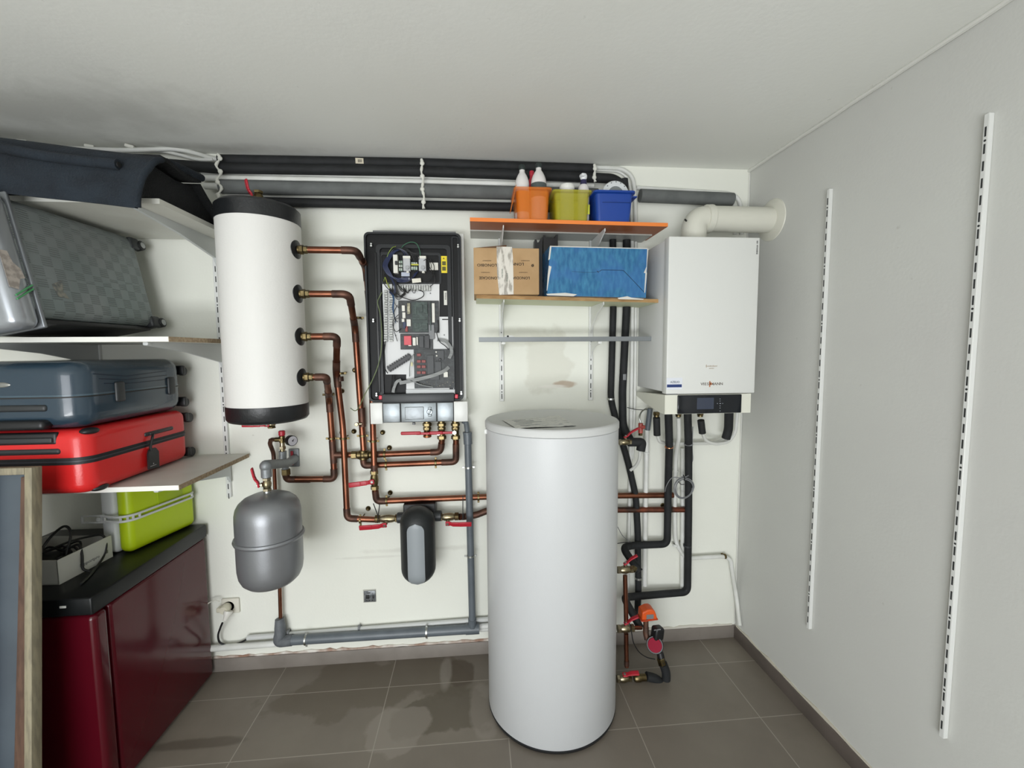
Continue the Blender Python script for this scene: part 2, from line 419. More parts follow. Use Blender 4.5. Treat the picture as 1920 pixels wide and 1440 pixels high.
def valve(label, c, ax, n, hd, r=.017, hl=.085, bm_=nickel, hm=red_pl, L=.07, ends=brass, lift=.035, tilt=.0, name='ball_valve', group=None):
    """inline ball valve: body with hexagonal ends, stem towards n, lever along hd"""
    c = Vector(c); ax = Vector(ax).normalized(); n = Vector(n).normalized(); hd = Vector(hd).normalized()
    t = thing(name, label, 'valve', c, group)
    g = G(); g.lathe([(r*.8, -L*.32), (r*1.05, -L*.2), (r*1.2, 0), (r*1.05, L*.2), (r*.8, L*.32)], c, ax, 24)
    g.cyl(c, c+n*lift, r*.38, 16); g.hexn(c+n*(lift*.55), c+n*(lift*.75), r*.6)
    g.make('body', bm_, t)
    for s_ in (-1, 1):
        G().hexn(c+ax*s_*L*.3, c+ax*s_*L*.5, r*1.16).make('nut', ends, t)
    top = c+n*lift
    sd = n.cross(hd)
    g = G(); w0 = r*.6
    pth = [top-hd*.008, top+hd*.012, top+hd*.024+n*.006, top+hd*hl*.5+n*(.008+tilt*.4), top+hd*hl+n*(.008+tilt)]
    for a, b_, ww in zip(pth[:-1], pth[1:], (w0*1.2, w0, w0*1.15, w0*1.2)):
        d = (b_-a); M = Matrix((d.normalized(), sd, d.normalized().cross(sd))).transposed()
        g.box((a+b_)/2, (d.length+.003, ww*2, .008), M, .0035, 3)
    g.make('lever', hm, t)
    G().hexn(top-n*.002, top+n*.007, r*.4).make('lever_nut', steel, t)
    return t
EX, EY, EZ = Vector((1, 0, 0)), Vector((0, 1, 0)), Vector((0, 0, 1))
def P(px, py, y=-.04): return WY(px, py, y)

# ------------------------------------------------------------------ free-standing storage tank
TX, TY, TR, TH = -1.086, -.325, .2855, 1.294
t = thing('storage_tank', 'tall round white storage tank standing free on the tiled floor', 'tank', (TX, TY, 0))
g = G(); g.lathe([(TR-.03, .012), (TR-.006, .014), (TR, .022), (TR, TH-.034), (TR-.002, TH-.032)], (TX, TY, 0), n=96); g.make('body', tank_white, t)
g = G(); g.lathe([(TR-.001, TH-.031), (TR+.0025, TH-.03), (TR+.0025, TH-.008), (TR-.002, TH-.002), (TR-.008, TH), (TR-.012, TH-.003), (.02, TH-.003)], (TX, TY, 0), n=96); g.make('lid', mat('tank_lid_white', 'c8c9c8', .6, bump=.06, bscale=120), t)
g = G(); g.lathe([(TR-.035, 0), (TR-.012, 0), (TR-.002, .006), (TR+.001, .015), (TR-.01, .0155)], (TX, TY, 0), n=96); g.make('foot_ring', black_pl, t)
g = G(); g.box((0, 0, 0), (.012, .006, .02), None, .002); g.xf(Matrix.Translation((TX-TR-.001, TY-.04, TH-.045))); g.make('lid_clasp', white_enamel, t)
# sheet of paper on the lid, slightly curled
zt = TH-.0015
c4 = [WZ(942, 788, zt), WZ(968, 804, zt), WZ(1080, 799, zt), WZ(1048, 781, zt)]
def sheet(c4, nx, ny, th, wav):
    g = G(); vs = []; fs = []
    for s_ in (0, 1):
        for i in range(nx+1):
            for j in range(ny+1):
                u, v = i/nx, j/ny
                p = (c4[0]*(1-u)+c4[3]*u)*(1-v)+(c4[1]*(1-u)+c4[2]*u)*v
                vs.append((p.x, p.y, p.z+.0012+wav(u, v)+th*s_))
    m_ = (nx+1)*(ny+1)
    for i in range(nx):
        for j in range(ny):
            a = i*(ny+1)+j; q = [a, a+1, a+ny+2, a+ny+1]; fs.append([m_+k for k in q]); fs.append(q[::-1])
    for i in range(nx):
        for j in (0, ny):
            a = i*(ny+1)+j; b_ = a+ny+1; fs.append([a, b_, b_+m_, a+m_])
    for j in range(ny):
        for i in (0, nx):
            a = i*(ny+1)+j; b_ = a+1; fs.append([a, b_, b_+m_, a+m_])
    g.add(vs, fs); return g
pap = mat('printed_paper', 'd3d3ce', .8, col2='a9abab', scale=30, lo=.56, hi=.60, stretch=(1, 3, 1))
t = thing('paper_sheet', 'printed sheet of paper lying on top of the tall white tank', 'paper', c4[1])
sheet(c4, 16, 8, .0006, lambda u, v: .004*math.sin(u*5)*v*.5+(.003*(u > .8))).make('page', pap, t)
g = G()
for k in range(5):
    a = c4[0].lerp(c4[1], .2+.15*k); b_ = c4[3].lerp(c4[2], .2+.15*k)
    p, q = a.lerp(b_, .12), a.lerp(b_, .35+.1*(k % 3)); d = q-p
    g.box((p+q)/2+Vector((0, 0, .0045)), (d.length, .004, .0006), (0, 0, math.atan2(d.y, d.x)))
g.make('print', mat('grey_print', '8c8f92', .8), t)

# ------------------------------------------------------------------ hanging buffer tank
HX, HY, HR = -2.308, -.2235, .158
t = thing('buffer_tank', 'white cylindrical buffer tank with black end caps hung high on the back wall', 'tank', (HX, HY, 1.29))
G().lathe([(HR-.01, 1.36), (HR, 1.362), (HR, 2.128), (HR-.01, 2.13)], (HX, HY, 0), n=80).make('jacket', white_jacket, t)
G().lathe([(.02, 2.199), (HR-.045, 2.199), (HR-.012, 2.194), (HR+.001, 2.182), (HR+.0015, 2.124), (HR-.01, 2.124)], (HX, HY, 0), n=80).make('top_cap', black_cap, t)
G().lathe([(HR-.01, 1.367), (HR+.0015, 1.367), (HR+.001, 1.312), (HR-.008, 1.300), (HR-.03, 1.294), (.02, 1.294)], (HX, HY, 0), n=80).make('bottom_cap', black_cap, t)
for z in (1.42, 2.0): G().bb(HX-.07, HX+.07, HY+.12, -.001, z, z+.05, .004).make('wall_bracket', steel, t)
fl = []
for py in (472, 552, 631, 708):
    p = WX(566, py, HX+HR+.004); z = p.z; fl.append(z)
    g = G(); vs = []
    for rr, dx in ((.0, .004), (.030, .004), (.038, .002), (.040, -.006), (.0, -.006)):
        for k in range(32):
            a = 2*PI*k/32; yy = HY-.022+rr*math.cos(a); dz = rr*math.sin(a)
            s2 = HR*HR-(yy-HY)**2; vs.append((HX+math.sqrt(max(s2, 0))+dx, yy, z+dz))
    fs = [[i*32+k, i*32+(k+1) % 32, (i+1)*32+(k+1) % 32, (i+1)*32+k] for i in range(4) for k in range(32)]
    g.add(vs, fs); g.make('rosette', black_cap, t)
    g = G(); x0 = HX+HR; c = Vector((x0, HY-.022, z))
    g.cyl(c+EX*.002, c+EX*.012, .017, 20, .002); g.hexn(c+EX*.010, c+EX*.026, .020); g.hexn(c+EX*.027, c+EX*.042, .0165); g.cyl(c+EX*.04, c+EX*.052, .0135, 16)
    g.make('union', brass, t)
FY = HY-.022
FX0 = HX+HR+.045
vt = WY(488, 350, HY+.02)
valve('small air vent valve with upright red lever on top of the hanging buffer tank', (vt.x, HY, 2.232), EZ, (-.75, -.66, 0), (-.12, -.1, 1), r=.016, hl=.065, L=.06, lift=.026, bm_=brass)
# drain fitting under it
b0 = WY(505, 802, HY-.02)
valve('brass drain valve with red lever under the hanging buffer tank', (b0.x, HY, 1.278), EZ, (-.5, -.85, 0), (-1, 0, .02), r=.015, hl=.095, L=.036, lift=.02)

# ------------------------------------------------------------------ copper pipework, left
r28 = .0150; r22 = .0145; r18 = .0115
p1a = Vector((FX0, FY, fl[0])); z1 = WY(672, 473, FY).z
q1 = WY(683, 474, FY)
dn = P(692, 560, -.04)
P1bot = P(702, 884, -.078)
copper_run('copper_pipe', 'uppermost copper pipe from the buffer tank, passing behind the open heating unit', [p1a, (WY(668, 473, FY).x, FY, fl[0]), P(686, 502, -.09), (dn.x, -.04, fl[0]-.20), P(697, 700, -.045), P(699, 790, -.07), P1bot], r22, .04,
    clips=[(P(700, 827, -.074), EZ, EX, (.03, .028))], dark_ends=[(P(701.5, 872, -.077), P(702, 883, -.078))])
a2 = P(667, 610); b2 = P(682, 846)
q2 = WY(655, 553, FY)
copper_run('copper_pipe', 'second copper pipe from the buffer tank, tallest drop left of the open unit', [(FX0, FY, fl[1]), (q2.x, FY, fl[1]), (a2.x, -.055, fl[1]-.13), (P(673, 720).x, -.04, P(673, 720).z), b2], r22, [.03, .05, .05, .03, .03],
    clips=[(P(671, 596, -.07), EZ, EX), (P(680, 817), EZ, EX)], dark_ends=[(P(678, 765), P(680, 800))])
q3 = WY(632, 632, FY)
a3 = P(637, 697, -.075); e3 = P(651, 972, -.075); f3 = P(709, 974.5, -.075)
copper_run('copper_pipe', 'third copper pipe from the buffer tank, dropping to the water filter', [(FX0, FY, fl[2]), (q3.x, FY, fl[2]), (a3.x-.005, -.11, a3.z), (P(643, 800, -.075).x, -.075, P(643, 800, -.075).z), e3, f3], r22, [.03, .035, .05, .05, .03, .03],
    clips=[(P(638, 700, -.1), EZ, EX, (.04, .01)), (P(644, 822, -.075), EZ, EX, (.03, .02)), (P(676, 975, -.075), EX, EZ, (.02, .03))], dark_ends=[(P(637, 706, -.1), P(638, 715, -.1))])
q4 = WY(612, 708, FY)
a4 = P(617, 745, -.07); c4_ = P(624, 840, -.045)
e4 = P(627, 898, -.045); e5 = P(538, 899, -.06); e6 = P(535, 886, -.07)
copper_run('copper_pipe', 'fourth and lowest copper pipe from the buffer tank, looping back to the grey manifold', [(FX0, FY, fl[3]), (q4.x, FY, fl[3]), a4, c4_, e4, e5, e6], r22, [.03, .035, .05, .05, .03, .025, .02],
    clips=[(P(616, 740, -.075), EZ, EX, (.04, .01)), (P(622, 822, -.05), EZ, EX, (.035, .02))], dark_ends=[(P(623, 826, -.047), P(626, 868, -.045)), (P(582, 899, -.05), P(550, 899, -.055))])
# cross connection and horizontal runs under the open unit
cx = P(681, 853)
copper_run('copper_pipe', 'short copper branch between the fourth pipe and the brass cross fitting', [P(626, 853, -.045), P(662, 853)], r22, .02, dark_ends=[(P(627, 853, -.045), P(640, 853, -.043))])
t = thing('pipe_cross', 'brass cross fitting joining the copper pipes below left of the open unit', 'fitting', cx)
g = G(); g.cyl(cx-EX*.028, cx+EX*.028, .0205, 20, .003); g.cyl(cx-EZ*.024, cx+EZ*.024, .0195, 20, .003); g.ball(cx, .023); g.make('body', brass, t)
G().hexn(cx-EX*.056, cx-EX*.03, .0195).make('nut', brass, t)
G().cyl(cx+EX*.029, cx+EX*.046, .0175, 20, .002).make('sleeve', brass, t)
h1 = P(702, 852.5); h2 = P(826, 847.5, -.06); h3 = P(829, 822, -.075)
copper_run('copper_pipe', 'upper of the two horizontal copper pipes below the open unit', [h1, h2, h3], r22, .028,
    clips=[(P(721, 851.5, -.045), EX, EZ, (.016, .022))], dark_ends=[(P(704, 852.3), P(718, 851.6))])
k0 = cx-EZ*.024; k1 = P(683, 873); k2 = P(855, 866, -.06); k3 = P(855, 824, -.075)
copper_run('copper_pipe', 'lower of the two horizontal copper pipes below the open unit', [k0, k1, k2, k3], r22, .028,
    clips=[(P(724, 871.5, -.045), EX, EZ), (P(817, 867.5, -.055), EX, EZ)], dark_ends=[(P(695, 873), P(706, 872.6)), (P(828, 867, -.057), P(838, 866.8, -.058)), (P(855, 850, -.065), P(855, 832, -.072))])
v1 = P(702, 900, -.075); c1 = P(706, 940, -.065)
valve('brass valve with red lever to the left, below the horizontal copper pipes', v1, EZ, (-.12, -1, 0), (-1, 0, -.1), r=.0165, hl=.105, L=.095, bm_=brass, lift=.03)
copper_run('copper_pipe', 'long horizontal copper pipe above the filter, running behind the tall tank', [P(703, 916, -.073), c1, P(912, 931.5, -.045), P(1262, 928.5, -.045)], r22, .028,
    clips=[(P(725, 938.8, -.063), EX, EZ, (.006, .02)), (P(897, 932.3, -.046), EX, EZ)], dark_ends=[(P(703.5, 920, -.072), P(705, 930, -.068)), (P(710, 939.8, -.064), P(722, 939.1, -.063))])
# filter line
FZ = P(727, 973, -.075)
valve('nickel shut-off valve with red lever left of the black water filter', P(727, 972.5, -.075), EX, (-.1, -.95, -.25), (-1, 0, -.03), r=.0175, hl=.115, L=.12, lift=.05)
valve('nickel shut-off valve with red lever right of the black water filter', P(841, 969, -.075), EX, (-.05, -.95, -.3), (1, 0, -.02), r=.0175, hl=.115, L=.10, lift=.05)
copper_run('copper_pipe', 'dark copper pipe rising from the filter valve to behind the tall tank', [P(862, 969, -.072), P(868, 969, -.055), P(892, 966, -.045), P(915, 957, -.045), P(1290, 955.5, -.045)], r22, .02, m=mat('dark_copper', '4a3a33', .45, .8, col2='8a4f3c', scale=12))
def filt():
    c = WY(783.5, 1000, -.145); x, y = c.x, c.y
    zt = WY(783, 952, -.16).z; zb = WY(784, 1094, -.16).z; R_ = .081
    t = thing('water_filter', 'black rounded water filter with grey front stripe mounted on the back wall', 'filter', (x, y, zb))
    prof = []
    Ht = zt-zb
    for i in range(9): a = PI/2*i/8; prof.append((R_*math.sin(a), zb+R_*.95*(1-math.cos(a))))
    for i in range(9): a = PI/2*i/8; prof.append((R_*math.cos(a)*.99+.001, zt-R_*.92+R_*.92*math.sin(a)))
    g = G(); g.lathe(prof, (x, y, 0), n=56); g.make('shell', mat('filter_shell_black', '1c1f20', .5, bump=.1, bscale=120), t)
    # grey stripe, a strip lying on the shell
    g = G(); vs = []; N = 26; K = 12
    def rad(z):
        if z < zb+R_*.95: return R_*math.sin(math.acos(max(-1, min(1, 1-(z-zb)/(R_*.95)))))
        if z > zt-R_*.92: return R_*math.cos(math.asin(min(1, (z-zt+R_*.92)/(R_*.92))))
        return R_
    z0, z1_ = zb+.012, zt-.053; hw = .039
    for o_ in (.0008, .0045):
        for i in range(N+1):
            z = z0+(z1_-z0)*i/N; d = min(z-z0, z1_-z); ww = hw*math.sqrt(max(0, 1-(1-min(1, d/hw))**2)); ww = max(ww, .002)
            for k in range(K+1):
                xx = -ww+2*ww*k/K; rr = rad(z)+o_; vs.append((x+xx, y-math.sqrt(max(rr*rr-xx*xx, 1e-6)), z))
    m_ = (N+1)*(K+1); fs = []
    for i in range(N):
        for k in range(K):
            a = i*(K+1)+k; q = [a, a+1, a+K+2, a+K+1]; fs += [[m_+j for j in q], q[::-1]]
    for i in range(N):
        for k in (0, K): a = i*(K+1)+k; fs.append([a, a+K+1, a+K+1+m_, a+m_])
    for k in range(K):
        for i in (0, N): a = i*(K+1)+k; fs.append([a, a+1, a+1+m_, a+m_])
    g.add(vs, fs); g.make('front_stripe', mat('filter_stripe_grey', '8d9397', .42), t)
    g = G(); zz = zt-.045
    g.bb(x-.077, x+.08, -.085, -.001, zt-.09, zt-.01, .008)
    g.make('wall_bracket', black_pl, t)
    zz = P(745, 971, -.075).z
    G().cyl((x-.108, -.075, zz), (x-.06, -.075, zz), .026, 24, .004).make('port', dk_grey, t)
    G().cyl((x+.06, -.075, zz+.002), (x+.108, -.075, zz+.002), .026, 24, .004).make('port', dk_grey, t)
filt()
zt1 = thing('cable_tie', 'black cable tie looped from the tee down to the left filter valve lever', 'cable tie', P(707, 945, -.06))
G().tube([P(700, 944, -.052), P(709, 968, -.085), P(708, 980, -.115)], .0022, 6).make('strap', rubber, zt1); G().tube([P(712, 944, -.052), P(709, 968, -.087)], .0022, 6).make('strap', rubber, zt1)
zt2 = thing('cable_tie', 'black cable tie hanging from the long copper pipe to the right filter valve', 'cable tie', P(868, 970, -.06))
G().tube([P(868, 929, -.062), P(868, 934, -.062), P(868, 975, -.11)], .0022, 6).make('strap', rubber, zt2)

# ------------------------------------------------------------------ expansion vessel and manifold
VX, VY, VR = -2.267, -.36, .1225
t = thing('expansion_vessel', 'round silver grey expansion vessel hanging from the grey manifold arm', 'vessel', (VX, VY, .63))
prof = [(.0, .630), (.04, .631), (.07, .636), (.092, .645), (.108, .661), (.118, .684), (.122, .712), (VR, .75), (VR, .835)]
g = G(); g.lathe(prof, (VX, VY, 0), n=72); g.make('lower_shell', tank_silver, t)
prof = [(VR, .836), (VR, .915), (.1215, .94), (.117, .962), (.107, .981), (.088, .998), (.06, 1.010), (.03, 1.016), (0, 1.018)]
g = G(); g.lathe(prof, (VX, VY, 0), n=72); g.make('upper_shell', tank_silver, t)
g = G(); g.lathe([(VR-.002, .825), (VR+.006, .827), (VR+.009, .835), (VR+.006, .843), (VR-.002, .845)], (VX, VY, 0), n=72); g.make('seam_ring', tank_silver, t)
G().cyl((VX, VY, 1.014), (VX, VY, 1.03), .014, 20).make('neck', steel, t)
t = valve('nickel cap valve with red lever on top of the silver expansion vessel', (VX, VY, 1.052), EZ, (-1, -.25, 0), (-.1, -.2, 1), r=.0145, hl=.075, L=.055, lift=.03, ends=nickel)
t = thing('manifold', 'grey cast manifold arm on wall plate carrying the silver expansion vessel', 'manifold', P(550, 862, -.0))
wp = P(550, 858, -.006)
g = G(); g.bb(wp.x-.02, wp.x+.028, -.012, 0, wp.z-.045, wp.z+.045, .004); g.make('wall_plate', arm_grey, t)
g = G(); g.bb(wp.x-.008, wp.x+.004, -.02, -.0125, wp.z-.035, wp.z+.035, .003); g.make('red_pad', red_pl, t)
A = P(552, 860, -.02); Bq = Vector((VX, VY, 1.128))
g = G(); g.tube(fillet([A, P(540, 868, -.09), Bq+Vector((0, 0, .004)), Vector((VX, VY, 1.082))], .02), [.02]*50, 20)
g.ball(Bq, .024); g.cyl(P(530, 872, -.10), P(530, 846, -.10), .017, 18); g.cyl(P(535, 872, -.09), P(535, 882, -.085), .015, 18)
g.make('arm', arm_grey, t)
nn = P(536, 884, -.085)
g = G(); g.hexn(nn-EZ*.016, nn+EZ*.012, .021); g.make('union_nut', brass, t)
t = thing('safety_valve', 'small brass safety valve with red cap above the manifold arm', 'valve', P(530, 846, -.10))
s0 = P(530, 846, -.10); s1 = P(529, 824, -.10)
g = G(); g.cyl(s0, s0+EZ*.045, .011, 18); g.hexn(s0+EZ*.01, s0+EZ*.024, .015); g.make('stem', nickel, t)
g = G(); g.cyl(s1-EZ*.015, s1+EZ*.018, .013, 18, .002); g.hexn(s1-EZ*.006, s1+EZ*.006, .016); g.cyl(s1+EX*0, s1-EX*.03, .011, 16); g.make('body', brass, t)
G().cyl(s1+EZ*.018, s1+EZ*.042, .0145, 12, .003).make('cap', red_pl, t)
gc = P(546, 826, -.115); gd = Vector((.75, -.65, 0)).normalized()
t = thing('pressure_gauge', 'small round pressure gauge with black housing beside the red-capped safety valve', 'gauge', gc)
G().lathe([(.020, -.016), (.024, -.012), (.024, .012), (.0225, .015), (.0215, .012)], gc, gd, 28).make('housing', black_pl, t)
G().cyl(gc+gd*.0115, gc+gd*.013, .0212, 28).make('dial', mat('gauge_dial', 'b3b1b6', .5), t)
g = G(); g.cyl(gc+gd*.013, gc+gd*.0155, .003, 8); g.box(gc+gd*.0142, (.0015, .0012, .026), (0, .8, -.7)); g.make('needle', mark, t)
G().cyl(s1+EX*.0, gc-gd*.015, .006, 10).make('tube', brass, t)
dA = P(519, 824, -.095)
copper_run('copper_pipe', 'thin copper discharge pipe running down behind the silver expansion vessel', [s1-EX*.028, P(508, 824, -.09), P(506, 832, -.08), P(513, 850, -.04), P(515, 900, -.035), P(524, 1085, -.035), P(526, 1158, -.035)], .0085, .018,
    clips=[(P(524, 1092, -.035), EZ, EX)])

# ------------------------------------------------------------------ grey drain pipe and white pipes along the skirting
gt = thing('drain_pipe', 'grey plastic drain pipe dropping right of the filter and running along the skirting', 'pipe', P(886, 1180, -.045))
d0 = P(877, 822, -.064); d1 = P(886, 1176, -.058); e0 = P(892, 1178.5, -.05); e1 = P(532, 1201, -.05)
G().tube([d0, d1], .0175, 20).make('riser', grey_pvc, gt)
G().tube(fillet([P(868, 789, -.055), P(874, 792, -.05), P(876, 806, -.060), d0+EZ*.01], .018), .013, 18).make('inlet_bend', grey_pvc, gt)
g = G(); g.cyl(P(876.5, 812, -.064), P(877.5, 833, -.064), .0215, 24, .002); g.cyl(P(876.5, 810, -.064), P(876.5, 814, -.064), .0228, 24, .001); g.make('socket', grey_pvc, gt)
G().tube([e0, e1], .024, 24).make('floor_run', grey_pvc, gt)
g = G(); g.tube([e0+EX*.018, e0-EX*.05], .0265, 24); g.tube([P(886, 1184, -.045), P(885.5, 1160, -.058)], .021, 20); g.make('tee', grey_pvc, gt)
g = G(); g.tube(fillet([P(548, 1200, -.05), P(522, 1203, -.05), P(526, 1184, -.045), P(524, 1160, -.038)], .02), [.0265]*9+[.026]*6+[.02]*30, 22); g.make('end_bend', mat('mortared_pvc', '6a6e72', .6, col2='5b5f63', scale=20, bump=.3), gt)
for q, ax_, ear_, rr in ((P(878.5, 876, -.063), EZ, EX, .0175), (P(882.5, 1042, -.061), EZ, EX, .0175), (P(574, 1199, -.05), EX, EZ, .024), (P(800, 1184.5, -.05), EX, EZ, .024)):
    g = G(); clip_into(g, q, ax_, rr, ear_, wall=True); g.make('pipe_clip', steel, gt)
def white_run(name, label, pts, r, br=.03, clips=(), m=white_pl, cat='pipe'):
    t = thing(name, label, cat, pts[0])
    G().tube(fillet(pts, br), r, 16).make('tube', m, t)
    for c in clips:
        g = G(); g.cyl(Vector(c[0])-Vector(c[1])*.005, Vector(c[0])+Vector(c[1])*.005, r+.003, 18, .001)
        q = Vector(c[0]); g.bb(q.x-.005, q.x+.005, q.y, -.001, q.z-.005, q.z+.005)
        g.make('pipe_clip', c[2] if len(c) > 2 else m, t)
    return t
white_run('conduit', 'upper grey-white conduit running just above the grey drain pipe along the wall', [P(464, 1195.5, -.02), P(913, 1161, -.02), P(930, 1160, -.02)], .0125, clips=[(P(541, 1186, -.02), EX, mid_grey), (P(674, 1177, -.02), EX, mid_grey)], m=mat('conduit_grey_white', 'c8cac8', .45))
white_run('heating_pipe', 'lower white pipe running behind the grey drain pipe above the skirting', [WY(395, 1216, -.03), WY(500, 1208, -.03), P(930, 1172, -.02)], .0155)
white_run('heating_pipe', 'white pipe stub running along the skirting behind the foot of the tall tank', [P(890, 1181, -.022), P(960, 1176, -.022)], .011)

# ------------------------------------------------------------------ wall sockets
s_ = P(434, 1134, -.0)
t = thing('wall_socket', 'white wall socket low on the wall between the dark red cabinet and the vessel', 'socket', s_)
so = mat('socket_ivory', 'd6d3c6', .4)
g = G(); g.bb(s_.x-.042, s_.x+.042, -.012, 0, s_.z-.038, s_.z+.038, .005, 3); g.make('cover', so, t)
g = G(); g.lathe([(.0, -.008), (.021, -.008), (.024, .0), (.026, .002), (.028, .0)], (s_.x-.005, -.012, s_.z), (0, -1, 0), 32); g.make('well', so, t)
ad = Vector((s_.x-.012, -.012, s_.z))
t = thing('plug_adapter', 'round cream double plug adapter pushed into the white wall socket', 'adapter', ad)
g = G(); g.lathe([(.020, 0), (.022, .004), (.022, .03), (.018, .038), (.0, .038)], ad, (0, -1, 0), 32); g.bb(ad.x-.035, ad.x, ad.y-.036, ad.y-.006, ad.z-.012, ad.z+.012, .006, 3); g.make('body', mat('adapter_cream', 'cfcbb8', .4), t)
pg = P(424, 1152, -.06)
t = thing('power_plug', 'white plug with black cable hanging below the socket adapter', 'plug', pg)
g = G(); g.lathe([(.0, 0), (.019, .002), (.0195, .014), (.013, .024), (.009, .045), (.0, .046)], pg+Vector((.002, .02, .008)), (-.25, -.35, -.9), 24); g.make('plug_body', mat('plug_white', 'dcdad2', .35), t)
G().tube(spline([P(417, 1168, -.07), P(413, 1178, -.06), P(409, 1192, -.04), P(413, 1205, -.03), P(430, 1210, -.025), P(450, 1205, -.022), P(466, 1197, -.02)]), .0045, 10).make('cable', rubber, t)
t = thing('power_cable', 'thin white cable curving from the socket adapter down behind the dark red cabinet', 'cable', P(405, 1127, -.03))
G().tube(spline([P(412, 1128, -.035), P(402, 1126, -.04), P(388, 1134, -.04), P(381, 1155, -.04), P(383, 1185, -.04), P(389, 1212, -.05), P(384, 1232, -.06), P(374, 1245, -.07)]), .003, 8).make('cable', mat('cable_cream', 'cbcabf', .45), t)
s_ = P(694, 1117, 0)
t = thing('wall_socket', 'uncovered grey metal socket frame on the wall below the water filter', 'socket', s_)
g = G(); g.bb(s_.x-.034, s_.x+.030, -.003, 0, s_.z-.034, s_.z+.034, .001); g.make('plaster_edge', mat('socket_plaster', 'b5b4ad', .9), t)
gm = mat('socket_zinc', '86898b', .45, .7, col2='5b5e60', scale=60)
g = G(); g.bb(s_.x-.029, s_.x+.029, -.007, -.002, s_.z-.029, s_.z+.029, .003); g.make('frame', gm, t)
g = G(); g.bb(s_.x-.02, s_.x-.002, -.0085, -.006, s_.z-.011, s_.z+.010, .003); g.bb(s_.x+.013, s_.x+.02, -.0085, -.006, s_.z-.012, s_.z+.006, .002)
for k in range(3): g.cyl((s_.x-.016+.014*k, -.0065, s_.z-.021), (s_.x-.016+.014*k, -.008, s_.z-.021), .003, 8)
g.bb(s_.x-.012, s_.x+.004, -.0085, -.006, s_.z+.017, s_.z+.022, .001); g.make('opening', mark, t)

# ------------------------------------------------------------------ open wall-hung heating unit
YC = -.115
def U(px, py, y=YC): return WY(px, py, y)
ut = thing('heating_unit', 'open wall-hung heating unit with black inside, wiring and circuit boards in the middle', 'heater', U(782, 793, -.06))
a = U(687, 438); b_ = U(872, 752)
xl, xr = a.x+.006, U(872, 600).x; zt_, zb_ = U(780, 436).z, U(780, 753).z
G().bb(xl, xr, YC+.004, -.001, zb_, zt_, .004).make('casing', white_enamel, ut)
g = G(); p, q = U(701, 433, -.05), U(855, 433, -.05); g.bb(p.x, q.x, -.075, -.005, zt_-.002, zt_+.018, .002); g.bb(p.x+.09, q.x-.09, -.08, -.07, zt_, zt_+.012, .001); g.make('top_bracket', mid_grey, ut)
blk = mat('unit_black_tray', '151617', .45, bump=.04, bscale=90, spec=.3)
xt0, xt1 = U(689, 600).x, U(867, 600).x
zt0, zt1 = zb_+.004, zt_-.006
def rr(x0, x1, z0, z1, r, n=5):
    o = []
    for cx_, cz_, a0 in ((x1-r, z1-r, 0), (x0+r, z1-r, 90), (x0+r, z0+r, 180), (x1-r, z0+r, 270)):
        for k in range(n+1):
            a_ = math.radians(a0+90*k/n); o.append((cx_+r*math.cos(a_), cz_+r*math.sin(a_)))
    return o
def ring(g, out, inn, y0, y1):
    """frame between two rounded outlines with the same point count"""
    n = len(out); vs = [(x, y0, z) for x, z in out]+[(x, y0, z) for x, z in inn]+[(x, y1, z) for x, z in out]+[(x, y1, z) for x, z in inn]
    fs = []
    for i in range(n):
        j = (i+1) % n
        fs += [[i, j, n+j, n+i], [2*n+i, 2*n+j, 3*n+j, 3*n+i], [i, j, 2*n+j, 2*n+i], [n+i, n+j, 3*n+j, 3*n+i]]
    g.add(vs, fs)
g = G(); g.prism([(x, YC+.003, z) for x, z in rr(xt0, xt1, zt0, zt1, .02)], (0, -.008, 0))
g.make('tray', mat('unit_recess_shade', '0d0e0f', .5, spec=.25), ut, 30)  # blacker than the ridges: shadow in the recess put into the colour
g = G()
ring(g, rr(xt0, xt1, zt0, zt1, .022), rr(xt0+.008, xt1-.008, zt0+.008, zt1-.008, .018), YC-.005, YC-.021)
ring(g, rr(U(706, 460).x, U(845, 460).x, zt0+.01, U(750, 460).z, .018), rr(U(713, 460).x, U(838, 460).x, zt0+.015, U(750, 467).z, .014), YC-.005, YC-.018)
ring(g, rr(U(845, 460).x+.004, xt1-.010, zt0+.012, zt1-.012, .008), rr(U(845, 460).x+.010, xt1-.016, zt0+.018, zt1-.018, .006), YC-.005, YC-.012)
ring(g, rr(U(712, 475).x, U(827, 475).x, U(750, 534).z, U(750, 474).z, .012), rr(U(716, 475).x, U(823, 475).x, U(750, 530).z, U(750, 479).z, .009), YC-.005, YC-.010)
g.make('ridges', mat('unit_ridge_lit', '232527', .45, bump=.04, bscale=90, spec=.3), ut, 30)  # lighter tone of the same tray, so the painted recess shadow stands out
g = G(); g.bb(U(707, 600).x, U(712, 600).x, YC-.024, YC-.004, U(710, 735).z, U(710, 475).z, .003); g.make('cable_channel', black_pl, ut)
for px, py in ((697, 462), (859, 464), (701, 603), (862, 602), (707, 741), (865, 738)):
    c = U(px, py, YC-.01); g = G(); g.cyl(c, c-EY*.014, .0052, 14, .001); g.cyl(c+EZ*.009, c+EZ*.009-EY*.013, .0036, 12); g.make('screw', steel, ut)
for px, py in ((714, 745), (856, 743)):
    c = U(px, py, YC-.02); g = G(); g.box(c, (.015, .02, .019), (0, .1, 0), .003); g.make('latch', red_br, ut)
p, q = U(716, 739, YC-.03), U(852, 754, YC-.03)
g = G(); g.bb(p.x, q.x, YC-.035, YC, q.z, p.z, .004); g.bb(p.x+.012, q.x-.016, YC-.037, YC-.03, p.z-.007, p.z-.004, .001); g.make('cover_bar', dk_grey, ut)
yi = YC-.007
pcb = mat('circuit_plate_white', 'd5d6d6', .5, bump=.02)
